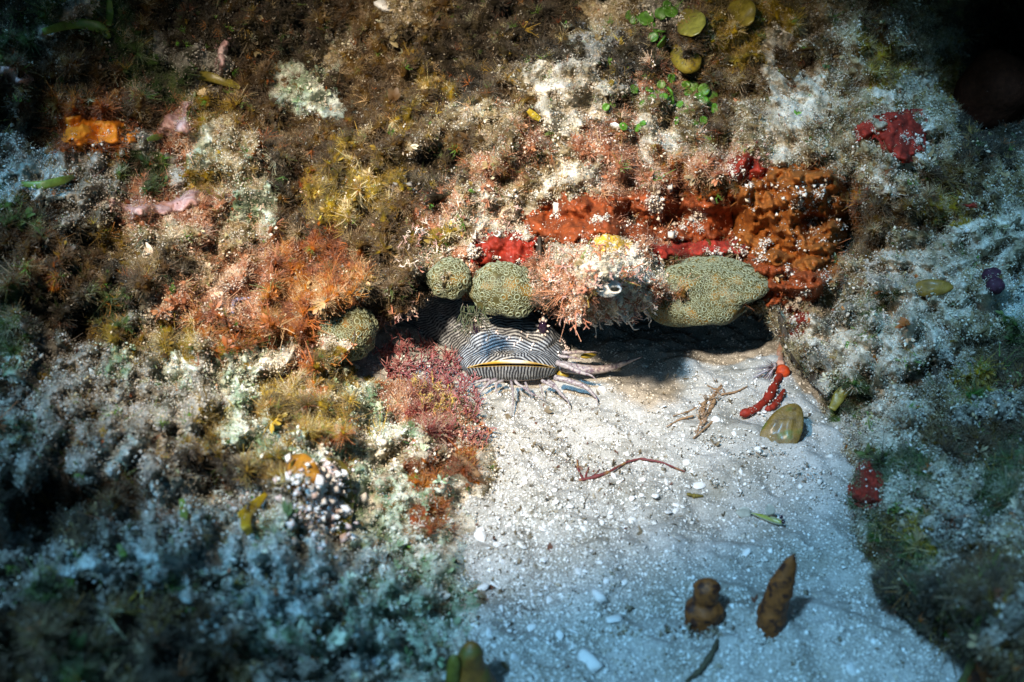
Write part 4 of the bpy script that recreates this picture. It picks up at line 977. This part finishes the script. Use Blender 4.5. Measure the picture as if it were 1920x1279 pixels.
# ------------------------------------------------------------------ algae with a shape of their own
def leaf_mesh(L_, W_, cup=.2, n=9, m=7, wav=.05, seed=0, th=.0006, tipw=.35):
    t = np.linspace(0, 1, n); w = W_ * np.sin(np.pi * np.clip(t * .86 + .10, 0, 1)) ** .75
    s_ = np.linspace(-1, 1, m)
    r = np.random.default_rng(seed)
    X = w[:, None] * s_; Yy = t[:, None] * L_ + 0 * s_
    Zz = cup * W_ * s_ ** 2 + wav * L_ * np.sin(t * 7 + seed)[:, None] * (.4 + .6 * np.abs(s_)) - .25 * L_ * t[:, None] ** 2 * cup
    Vt = np.stack([X, Yy, Zz + th], -1).reshape(-1, 3); Vb_ = np.stack([X, Yy, Zz - th], -1).reshape(-1, 3)
    F = grid_faces(n, m); nn_ = n * m
    per = [i for i in range(m)] + [i * m + m - 1 for i in range(1, n)] + [(n - 1) * m + i for i in range(m - 2, -1, -1)] + [i * m for i in range(n - 2, 0, -1)]
    per = np.array(per); pj = np.roll(per, -1)
    return np.concatenate([Vt, Vb_]), np.concatenate([F, F[:, ::-1] + nn_, np.stack([per, per + nn_, pj + nn_, pj], -1)])
def frame(nrm, up):
    nrm = np.asarray(nrm, float); nrm = nrm / np.linalg.norm(nrm); up = np.asarray(up, float); up = up - nrm * (up @ nrm); up /= np.linalg.norm(up) + 1e-9
    return np.stack([np.cross(up, nrm), up, nrm], 1)
def scr(ang, u, v):
    """direction in space that runs along the surface at a given angle in view"""
    e = 10; a = math.radians(ang); r_ = np.array([1., 0, 0])
    return math.cos(a) * r_ + math.sin(a) * UPV
def halimeda(label, u, v, spots_, col, group):
    root = empty('green_alga', on(u, v, .004)); tag(root, label, 'seaweed', group); RO = np.array(root.location)
    mt = plain('segment_green', col, .4, .4, .4, 220, .3, spots=(.30, .33, .22), spot_scale=420, spot_amt=.26)
    for i, (a, b_, r) in enumerate(spots_):
        k = px(a, b_); V, F = leaf_mesh(2.0 * r * k, 1.05 * r * k, .25, 7, 6, .03, i, .0008)
        V[:, 1] -= r * k
        nr = surf_n(a, b_) + RNG.normal(size=3) * .28; R_ = frame(nr, scr(RNG.uniform(20, 160), a, b_))
        o = obj('segment', make_mesh('segment', V @ R_.T + on(a, b_, .007 + RNG.random() * .004) - RO, F), mt, root)
sp = [(1195, 178, 11), (1188, 168, 9), (1230, 176, 9), (1222, 184, 8), (1255, 190, 11), (1256, 172, 10), (1258, 146, 9), (1285, 160, 8), (1298, 162, 11), (1320, 168, 11), (1334, 182, 11), (1318, 188, 9), (1328, 198, 9), (1341, 203, 9),
      (1310, 182, 9), (1276, 196, 7), (1205, 196, 8), (1318, 226, 8), (1302, 230, 8), (1270, 226, 7), (1198, 240, 8), (1168, 238, 8), (1185, 234, 7), (1205, 232, 6), (1240, 158, 8), (1218, 170, 8), (1290, 175, 8), (1136, 200, 7), (1148, 196, 7), (1245, 182, 8)]
halimeda('bright green alga of small round segments across the pale rock, below the yellow lobes', 1260, 185, sp, (.06, .16, .012), 'green segmented algae')
sp = [(1212, 35, 14), (1240, 24, 11), (1258, 24, 12), (1236, 60, 12), (1240, 78, 12), (1226, 70, 9), (1190, 36, 9), (1222, 48, 8), (1250, 10, 9), (1180, 28, 8)]
halimeda('dim green alga of bigger segments near the top, beside the yellow lobes', 1230, 50, sp, (.045, .12, .012), 'green segmented algae')
def blade(name, label, pts, w, mat, cat='seaweed', group=None, lift=.015, n=16, th=.0007, wave=.15, tilt=0.0):
    """ribbon blade along a path on the reef"""
    org = on(*pts[0], lift); K = np.array([on(a, b_, lift) for a, b_ in pts]) - org
    t = np.linspace(0, len(pts) - 1, n); P = np.stack([np.interp(t, np.arange(len(pts)), K[:, i]) for i in range(3)], -1)
    for _ in range(3): P[1:-1] = (P[:-2] + 2 * P[1:-1] + P[2:]) / 4
    T = np.gradient(P, axis=0); T /= np.linalg.norm(T, axis=1)[:, None] + 1e-9
    vw = CAM - (P + org); vw /= np.linalg.norm(vw, axis=1)[:, None]; S_ = np.cross(T, vw); S_ /= np.linalg.norm(S_, axis=1)[:, None]
    kk = np.linalg.norm(org - CAM) * KPX; ww = np.interp(np.linspace(0, 1, n), np.linspace(0, 1, len(w)), w) * kk
    m = 7; s_ = np.linspace(-1, 1, m); ph = RNG.uniform(0, 6)
    rip = np.sin(np.arange(n)[:, None] * .9 + ph + s_ * 1.2) * np.abs(s_) * wave
    Q = P[:, None] + S_[:, None] * (ww[:, None] * s_)[..., None] + vw[:, None] * (ww[:, None] * (rip - .25 * s_ ** 2 + tilt * s_))[..., None]
    Vt = (Q + vw[:, None] * th).reshape(-1, 3); Vb_ = (Q - vw[:, None] * th).reshape(-1, 3); F = grid_faces(n, m); N_ = n * m
    per = np.array([i for i in range(m)] + [i * m + m - 1 for i in range(1, n)] + [(n - 1) * m + i for i in range(m - 2, -1, -1)] + [i * m for i in range(n - 2, 0, -1)]); pj = np.roll(per, -1)
    o = obj(name, make_mesh(name, np.concatenate([Vt, Vb_]), np.concatenate([F, F[:, ::-1] + N_, np.stack([per, per + N_, pj + N_, pj], -1)])), mat); o.location = org
    if label: tag(o, label, cat, group)
    return o
M_AMBER = plain('blade_amber', (.30, .13, .012), .35, .5, .45, 120, .3, spots=(.55, .48, .38), spot_scale=330, spot_amt=.30)
M_OLIVE = plain('blade_olive', (.16, .13, .018), .4, .5, .45, 130, .3, spots=(.35, .30, .2), spot_scale=360, spot_amt=.27)
M_GOLD = plain('blade_gold', (.32, .22, .012), .35, .5, .4, 110, .3)
M_MUST = plain('blade_mustard', (.17, .125, .012), .6, .3, .5, 120, .6, spots=(.30, .27, .16), spot_scale=330, spot_amt=.3)
M_LIME = plain('blade_lime', (.10, .17, .03), .4, .4, .4, 120, .3)
blade('brown_alga', 'orange brown ruffled alga blade crusted with sand above the lime rim', [(536, 868), (560, 880), (582, 902), (590, 935)], [14, 30, 28, 18, 7], M_AMBER, wave=.3)
blade('brown_alga', 'curved olive gold alga rim edging the crusted blade', [(608, 868), (640, 880), (646, 910), (650, 940), (644, 975), (636, 1005)], [10, 18, 14, 13, 15, 16, 8], M_OLIVE, wave=.25)
blade('brown_alga', 'blurred golden forked alga blade over the cyan sand', [(500, 925), (480, 945), (462, 962), (446, 966)], [4, 8, 11, 9, 4], M_GOLD, wave=.3)
blade('brown_alga', 'short golden alga fork hanging below the golden blade', [(462, 962), (460, 985), (470, 1002)], [9, 9, 6], M_GOLD, wave=.3)
blade('olive_seaweed', 'thin olive blade lying on the bank beside the pale cyan sand', [(1586, 728), (1574, 742), (1560, 768)], [8, 11, 6], M_OLIVE)
for (nm, lb, pts, w, m_) in (('green_seaweed', 'soft green blade arching over the dim upper reef', [(80, 60), (140, 42), (190, 50), (205, 72)], [5, 9, 9, 4], M_LIME),
                             ('green_seaweed', 'upright green strand at the dim top of the reef', [(205, 0), (206, 24), (204, 48)], [4, 6, 4], M_LIME),
                             ('green_seaweed', 'green blade beneath the pink knobbly crust', [(276, 262), (292, 258), (306, 254)], [3, 6, 3], M_LIME),
                             ('green_seaweed', 'long dark green blade in the cyan shade at the reef edge', [(40, 345), (80, 348), (120, 338), (140, 330)], [4, 7, 7, 3], M_LIME),
                             ('green_seaweed', 'olive blade trailing across the upper dim reef', [(330, 150), (380, 140), (430, 155), (450, 165)], [4, 9, 8, 3], M_OLIVE),
                             ('green_seaweed', 'green blade standing among the brown algae of the near slope', [(340, 935), (346, 960), (344, 985)], [4, 7, 4], M_LIME),
                             ('green_seaweed', 'olive green blade edge at the near slope by the cyan patches', [(222, 1020), (232, 1040), (228, 1060)], [3, 6, 3], M_LIME),
                             ('yellow_lobe', 'yellow olive algal lobe below the dim green segments', [(1262, 86), (1276, 104), (1296, 116), (1312, 104)], [5, 16, 21, 23, 18, 6], M_MUST),
                             ('yellow_lobe', 'dusty brown olive lobe above the yellow one', [(1280, 20), (1296, 44), (1304, 66)], [6, 20, 26, 22, 7], M_OLIVE),
                             ('yellow_lobe', 'mustard lobe at the top edge beside the dark gap', [(1366, 10), (1392, 24), (1408, 44)], [6, 18, 25, 20, 6], M_OLIVE),
                             ('yellow_flake', 'tiny yellow flake on the pale reef above the fuzzy mass', [(990, 206), (1000, 216), (1012, 224)], [4, 7, 4], M_GOLD)):
    blade(nm, lb, pts, w, m_, 'seaweed')
# oval olive blade like a bean pod standing on the sand
def pod(label, u, v, L_, W_, ang, mat, flat=.24, lift=.032):
    c = on(u, v, lift); k = px(u, v); V, F = ico(4)
    V = V * np.array([W_ * k, L_ * k, W_ * k * flat]); V[:, 2] += .12 * W_ * k * perlin(V / (W_ * k) * 1.4 + u) ; V[:, 0] *= 1 - .18 * V[:, 1] / (L_ * k)
    R_ = frame(surf_n(u, v) * .4 + (CAM - c) / np.linalg.norm(CAM - c), scr(ang, u, v))
    o = obj('oval_seaweed', make_mesh('oval_seaweed', V @ R_.T, F), mat); o.location = c; tag(o, label, 'seaweed', 'olive oval algae blades'); return o
M_POD = plain('pod_olive', (.125, .080, .014), .5, .35, .6, 150, 1.0, spots=(.055, .10, .012), spot_scale=55, spot_amt=.38, coat=.1)
pod('large glossy olive oval blade leaning on the sand below the red rope sponge', 1468, 806, 55, 33, 62, M_POD)
pod('ochre oval blade lying flat on the pale bank', 1750, 540, 33, 16, 0, plain('pod_ochre', (.17, .10, .012), .6, .3, .5, 130, .9, coat=.1), .5, .004)
# pale broken grains crusting the ruffled blade
a_ = RNG.normal(604, 26, 420); b2_ = RNG.normal(938, 34, 420); P = surf(a_, b2_); vw = CAM - P; vw /= np.linalg.norm(vw, axis=1)[:, None]
scatter('crust_grains', 'white and pinkish broken grains crusting the ruffled orange brown blade', P + vw * (.010 + .012 * RNG.random((420, 1))), vw, RNG.lognormal(0, .55, 420) * .0015, np.array([[.70, .66, .60], [.52, .40, .36], [.62, .60, .58]])[RNG.integers(0, 3, 420)], [tmpl_grain(i + 110, 1 + i % 2) for i in range(4)], M_GRAIN)
# bushy maroon alga
def bush(name, label, spots_, cols, seed, rad=.0008, depth=3, group=None, cat='seaweed', droop=0.0, upw=.7):
    r = np.random.default_rng(seed); B = Bag(); org = on(*spots_[0][:2], 0)
    for (a, b_, ln, ci) in spots_:
        base = on(a, b_, -.002); k = px(a, b_); n_ = surf_n(a, b_, 20)
        d0 = n_ * .8 + np.array([0, -.15, upw]) + r.normal(size=3) * .45
        if droop: d0 = n_ * .6 + np.array([0, -.4, -droop]) + r.normal(size=3) * .5
        col = np.array(cols[ci])
        def grow(p0, d, l, rr, lev):
            d = d / (np.linalg.norm(d) + 1e-9); t = np.linspace(0, 1, 4)[:, None]; bend = r.normal(size=3) * .25
            P = p0 + d * t * l + bend * t * t * l
            V, F = tube_arr(P, rr * (1 - .35 * t[:, 0]), 4, False)
            B.add(V - org, F, np.repeat(t[:, 0], 4) * (1 if lev == 0 else .3), col * r.uniform(.65, 1.35))
            if lev:
                for _ in range(r.integers(2, 4)):
                    q = P[r.integers(2, 4)]; grow(q, d + r.normal(size=3) * .75, l * r.uniform(.5, .8), rr * .8, lev - 1)
        grow(base, d0, ln * k * .5, rad * r.uniform(.8, 1.3), depth - 1)
    o = obj(name, B.mesh(name, True, True), M_BUSH); o.location = org; tag(o, label, cat, group); return o
M_BUSH = vcol('alga_branches', rough=.6, spec=.3, speck=0, tips=(.62, .48, .42, .30))
MC_ = [(.16, .022, .030), (.22, .05, .05), (.30, .20, .02), (.26, .085, .02), (.40, .24, .2), (.62, .52, .42), (.36, .13, .07), (.20, .09, .03)]
def cloud(poly, n, ln, ci, seed):
    r = np.random.default_rng(seed); poly = np.asarray(poly, float); out = []
    lo, hi = poly.min(0), poly.max(0)
    while len(out) < n:
        q = r.uniform(lo, hi, (400, 2)); ins = poly_sd(q[:, 0], q[:, 1], poly) < 0
        for a, b_ in q[ins]: out.append((a, b_, r.uniform(*ln), int(r.choice(ci))))
    return out[:n]
sp = cloud([(706, 690), (722, 662), (770, 648), (826, 654), (872, 694), (890, 740), (900, 790), (880, 800), (850, 740), (790, 720), (730, 715)], 150, (22, 46), [0, 0, 1, 1], 1)
sp += cloud([(770, 720), (830, 720), (850, 770), (820, 790), (780, 770)], 70, (18, 36), [2, 2, 3, 7], 2)
sp += cloud([(840, 760), (890, 780), (925, 830), (900, 850), (850, 820)], 60, (16, 34), [3, 1, 6], 3)
bush('red_alga', 'maroon bushy alga with yellow green tufts growing beside the fish mouth', sp, MC_, 5)
# pink overhang fringe, hanging twigs and small tufts round the crevice
sp = cloud([(1000, 470), (1060, 455), (1180, 470), (1225, 520), (1215, 570), (1170, 590), (1090, 590), (1040, 560), (990, 510)], 210, (14, 30), [4, 4, 5, 6, 6, 3], 7)
bush('pink_alga', 'pink and cream fuzzy alga covering the overhang above the fish eye', sp, MC_, 8, .0008, 3, None, 'seaweed', .15)
sp = [(a, b_, l, c) for a, b_, l, c in zip(np.linspace(1058, 1228, 46), lip(np.linspace(1058, 1228, 46)) - RNG.uniform(3, 18, 46), RNG.uniform(18, 44, 46), RNG.choice([4, 5, 5, 6], 46))]
bush('hanging_alga', 'pale branching fringe hanging from the pink overhang', sp, MC_, 9, .0009, 3, 'hanging algae fringes', 'seaweed', .9)
sp = [(a, b_, l, c) for a, b_, l, c in zip(np.linspace(690, 810, 34), lip(np.linspace(690, 810, 34)) - RNG.uniform(3, 22, 34), RNG.uniform(16, 40, 34), RNG.choice([4, 6, 1, 5, 7], 34))]
bush('hanging_alga', 'ragged pink brown fringe over the dark hole beside the dark coral lump', sp, MC_, 10, .0008, 3, 'hanging algae fringes', 'seaweed', .9)
sp = cloud([(780, 420), (900, 370), (1010, 400), (990, 440), (880, 440), (820, 500), (760, 520), (740, 470)], 170, (12, 26), [4, 5, 5, 6, 7], 11)
bush('cream_alga', 'cream and pink dusted alga bushes on the bright reef face left of the red sponge', sp, MC_, 12, .0007, 3)
tuft_ = bush('green_tuft', 'dark green hanging tuft under the rounded coral lump', [(890 + RNG.normal() * 9, 560, RNG.uniform(34, 54), 0) for _ in range(20)], [(.03, .045, .014)], 13, .0006, 3, None, 'seaweed', 1.6)
tuft_.location = at_y(np.array(894.), np.array(574.), np.array(-.060))
for (a, b_, nn_, lb) in ((1712, 690, 40, 'bright green turf clump on the sandy bank below the ochre blade'), (1622, 795, 16, 'small vivid green tuft near the rim of the bank'), (1905, 715, 20, 'yellow green turf clump at the picture edge on the bank'), (1630, 635, 24, 'faint green tuft on the pale bank beside the red knobs')):
    sp = [(a + RNG.normal() * 12, b_ + RNG.normal() * 10, RNG.uniform(10, 20), int(RNG.integers(0, 3))) for _ in range(nn_)]
    bush('green_turf', lb, sp, [(.06, .16, .02), (.12, .20, .03), (.20, .22, .05)], int(a), .0009, 2, 'green turf clumps on the bank')
# drifted weed on the crevice sand
def twig(label, name, paths, mat, group=None):
    root = empty(name, on(*paths[0][0][0], .002)); tag(root, label, 'seaweed', group); RO = np.array(root.location)
    for pts, r in paths: branch('stem', pts, r, mat, root, RO, .003, 18, 6, .15)
    return root
M_WEED = plain('weed_tan', (.24, .14, .07), .6, .3, .45, 200, .4); M_WINE = plain('weed_wine', (.13, .03, .03), .6, .3, .4, 200, .4, spots=(.25, .14, .05), spot_scale=60, spot_amt=.45)
tw = twig('tan drifted weed with a white shell chip on the lit crevice sand', 'drift_weed',
     [([(1262, 780), (1290, 772), (1316, 760), (1340, 742), (1352, 722)], [.0005, .0007, .0016, .002, .001]), ([(1326, 722), (1340, 730), (1352, 728)], [.0006, .001, .0012]), ([(1318, 760), (1318, 785), (1306, 812)], [.002, .0018, .0005]),
      ([(1300, 822), (1330, 796), (1348, 780)], [.0008, .001, .002]), ([(1340, 750), (1330, 772), (1322, 790)], [.002, .002, .001]), ([(1250, 800), (1275, 786), (1300, 780)], [.0006, .001, .001]), ([(1352, 740), (1380, 735), (1402, 724)], [.001, .001, .0005])], M_WEED)
bush('drift_weed', 'tan frayed weed tangle over the drifted stems on the crevice sand', [(a + RNG.normal() * 5, b_ + RNG.normal() * 6, RNG.uniform(10, 26), int(RNG.integers(0, 3))) for a, b_ in [(1318, 775), (1330, 760), (1345, 735), (1340, 750), (1310, 800), (1322, 785)] * 6], [(.26, .15, .08), (.34, .22, .12), (.14, .09, .04)], 77, .0006, 3)
twig('thin wine red twig lying across the sand ripple', 'drift_weed', [([(1086, 900), (1110, 896), (1140, 886), (1175, 866), (1200, 860)], [.0012, .0016, .0013, .001, .0008]), ([(1200, 860), (1240, 866), (1272, 880), (1284, 884)], [.0012, .001, .0008, .0006]), ([(1092, 896), (1084, 880), (1082, 862)], [.0012, .001, .0006]), ([(1098, 894), (1104, 876)], [.0012, .0006]), ([(1112, 894), (1124, 880)], [.001, .0006])], M_WINE)
twig('dark drifted stalk on the slope edge under the maroon alga', 'drift_weed', [([(850, 850), (872, 868), (890, 890), (912, 908)], [.001, .004, .004, .001])], M_WEED)
twig('thin dark drifted thread at the front of the sand', 'drift_weed', [([(1346, 1200), (1336, 1224), (1312, 1258), (1286, 1278)], [.0012, .002, .002, .001])], plain('weed_dark', (.07, .06, .035), .7, .2, .4, 200, .4))
twig('short dark sliver of weed on the lit sand', 'drift_weed', [([(1288, 926), (1302, 930), (1318, 930)], [.0012, .002, .001])], plain('weed_ochre', (.13, .10, .02), .7, .2, .4, 200, .4))
bush('weed_mat', 'dark fuzzy weed mat on the sand in front of the finger sponges', [(1312 + RNG.normal() * 30, 1190 + RNG.normal() * 7, RNG.uniform(12, 24), int(RNG.integers(0, 3))) for _ in range(60)], [(.06, .05, .03), (.25, .22, .17), (.12, .10, .05)], 71, .0009, 2)
bush('weed_mat', 'small olive weed scrap among the shell chips', [(1165 + RNG.normal() * 16, 1188 + RNG.normal() * 6, RNG.uniform(8, 16), int(RNG.integers(0, 2))) for _ in range(22)], [(.10, .08, .02), (.16, .13, .05)], 72, .0008, 2)

# ------------------------------------------------------------------ shells and chips on the sand, one by one
M_CHIP = plain('chip_white', (.80, .78, .74), .7, .25, .18, 240, .5)
M_CHIPP = plain('chip_pinkish', (.58, .46, .40), .7, .25, .2, 240, .5)
CHIPS = []
for i in range(7):
    V, F = ico(2); r = np.random.default_rng(100 + i)
    cut = r.normal(size=(7, 3)); cut /= np.linalg.norm(cut, axis=1)[:, None]
    for c_n in cut:
        h_ = r.uniform(.55, .85); dd = V @ c_n - h_; V = V - np.outer(np.clip(dd, 0, None), c_n)
    V = V * (1 + .22 * perlin(V * 2.2 + i * 3.1)[:, None]) * [1.1, r.uniform(.6, .95), r.uniform(.25, .45)]
    me = make_mesh('shell_chip', V, F, False); me.materials.append(M_CHIP); CHIPS.append(me)
def chip(u, v, r, label, group='loose shell chips on the sand', mesh=None, tilt=.35):
    P = sand_pt(np.array([float(u)]), np.array([float(v)]))[0]; k = np.linalg.norm(P - CAM) * KPX
    s1 = surf1(u, v)
    if np.linalg.norm(s1 - CAM) < np.linalg.norm(P - CAM): P = s1
    o = bpy.data.objects.new('shell_chip', mesh or CHIPS[int(RNG.integers(7))]); COL.objects.link(o)
    o.location = P + [0, 0, r * k * .12]; o.scale = (r * k,) * 3
    o.rotation_euler = (RNG.normal() * tilt, RNG.normal() * tilt, RNG.uniform(0, 6.28)); tag(o, label, 'shell', group); return o
BIG = [(1126, 1122, 22, 'large upright-leaning white shell chip in the middle of the near sand'), (1106, 1241, 25, 'largest flat white chip at the front of the sand'), (1152, 1162, 18, 'broad white chip just right of the large leaning one'),
       (928, 1098, 14, 'white chip near the sand edge, right of its twin'), (905, 1105, 14, 'white chip touching the reef slope, left of its twin'), (1021, 1051, 13, 'squarish white chip alone on the smooth sand'),
       (982, 964, 9, 'round white pebble at the top of the shell scatter'), (1130, 735, 14, 'round pale pebble in the shade beside the fish barbels'), (1288, 868, 13, 'pale rubble lump right of the wine red twig'), (1595, 1257, 17, 'pinkish flat pebble on the dim front sand'),
       (967, 1236, 15, 'white chip on the dim front sand near the amber sponge'), (720, 14, 9, 'small white shell scrap at the top of the dark reef'), (1156, 240, 12, 'pale oval pebble lodged under the green segments'),
       (1310, 912, 14, 'flat elongated white chip on the sand rise'), (1398, 1040, 13, 'pale chip on the smooth sand above the finger sponges'), (1342, 788, 11, 'white shell chip caught in the tan drifted weed'), (640, 1010, 10, 'white ring-like chip under the olive gold rim'), (1808, 432, 9, 'white shell bit on the pale upper bank')]
for (a, b_, r, lb) in BIG: chip(a, b_, r, lb)
for (a, b_, r) in ((902, 994, 10), (1017, 993, 10), (1066, 991, 9), (1128, 982, 8), (1121, 961, 8), (1143, 971, 9), (1068, 949, 9), (1267, 959, 8), (979, 1024, 11), (1085, 1073, 10), (1031, 1128, 10), (1076, 1186, 14), (1049, 1194, 11), (1074, 1212, 8), (977, 1157, 11), (996, 1179, 11), (918, 1189, 11), (906, 1008, 13), (1190, 955, 7), (1230, 930, 8), (1205, 900, 7), (1040, 920, 8), (985, 905, 8), (1212, 870, 6), (1160, 905, 7), (1250, 905, 9)):
    chip(a, b_, r, 'mid-sized white shell chip standing out from the fine scatter on the sand')
for i in range(230):
    a, b_ = (RNG.normal(1030, 100), RNG.normal(1060, 110)) if i < 150 else (RNG.uniform(930, 1480), RNG.uniform(740, 1000))
    if not 880 < a < 1600 or b_ > 1270 or b_ < 725: continue
    if np.linalg.norm(surf1(a, b_) - CAM) < np.linalg.norm(sand_pt(np.array([a]), np.array([b_]))[0] - CAM) - .002: continue
    chip(a, b_, RNG.lognormal(1.45, .4), 'small white shell chip in the scatter over the sand')

# ------------------------------------------------------------------ the little see-through goby on the sand
p0 = on(1408, 962, .006); p1 = on(1470, 982, .008); root = empty('goby', p0); tag(root, 'tiny translucent goby with yellow green stripe resting on the sand', 'fish')
t = np.linspace(0, 1, 26); ax = (p1 - p0); Ln = np.linalg.norm(ax); ax /= Ln
r = Ln * np.interp(t, [0, .12, .35, .7, .9, 1], [.012, .035, .075, .10, .075, .012])
V, F = tube_arr((p1 - p0) * t[:, None], r, 14); cg = np.tile([.40, .42, .36], (len(V), 1)); 
up_ = (V - np.outer(np.clip(V @ ax, 0, Ln), ax))[:, 2]; mask = np.exp(-((up_ - .0015) / .0012) ** 2)[:, None]
cg = cg * (1 - mask) + np.array([.30, .36, .03]) * mask
m_g = vcol('goby_skin', rough=.3, spec=.5, speck=900, speck_amt=.3, bump=.1); m_g.node_tree.nodes['Principled BSDF'].inputs['Transmission Weight'].default_value = .35
obj('body', make_mesh('body', V, tri(F), True, cg), m_g, root)
for sgn in (-1, 1):
    V, F = ico(2); o = obj('eye', make_mesh('eye', V * .0016, F), m_eye, root); o.location = (p1 - p0) * .93 + np.array([0, -.003 * sgn, .0035])
M_GFIN = plain('goby_fin', (.36, .36, .30), .4, .4, .2, 300, .2)
V, F = leaf_mesh(.012, .005, .2, 6, 5, .02, 3, .0002); R_ = frame(np.array([0, -1, .3]), -ax); obj('tail_fin', make_mesh('tail_fin', V @ R_.T, F), M_GFIN, root)
V, F = leaf_mesh(.010, .004, .2, 6, 5, .02, 5, .0002); R_ = frame(np.array([0, -1, .2]), -ax * .4 + np.array([0, 0, 1.])); o = obj('back_fin', make_mesh('back_fin', V @ R_.T, F), M_GFIN, root); o.location = (p1 - p0) * .6 + np.array([0, 0, .004])
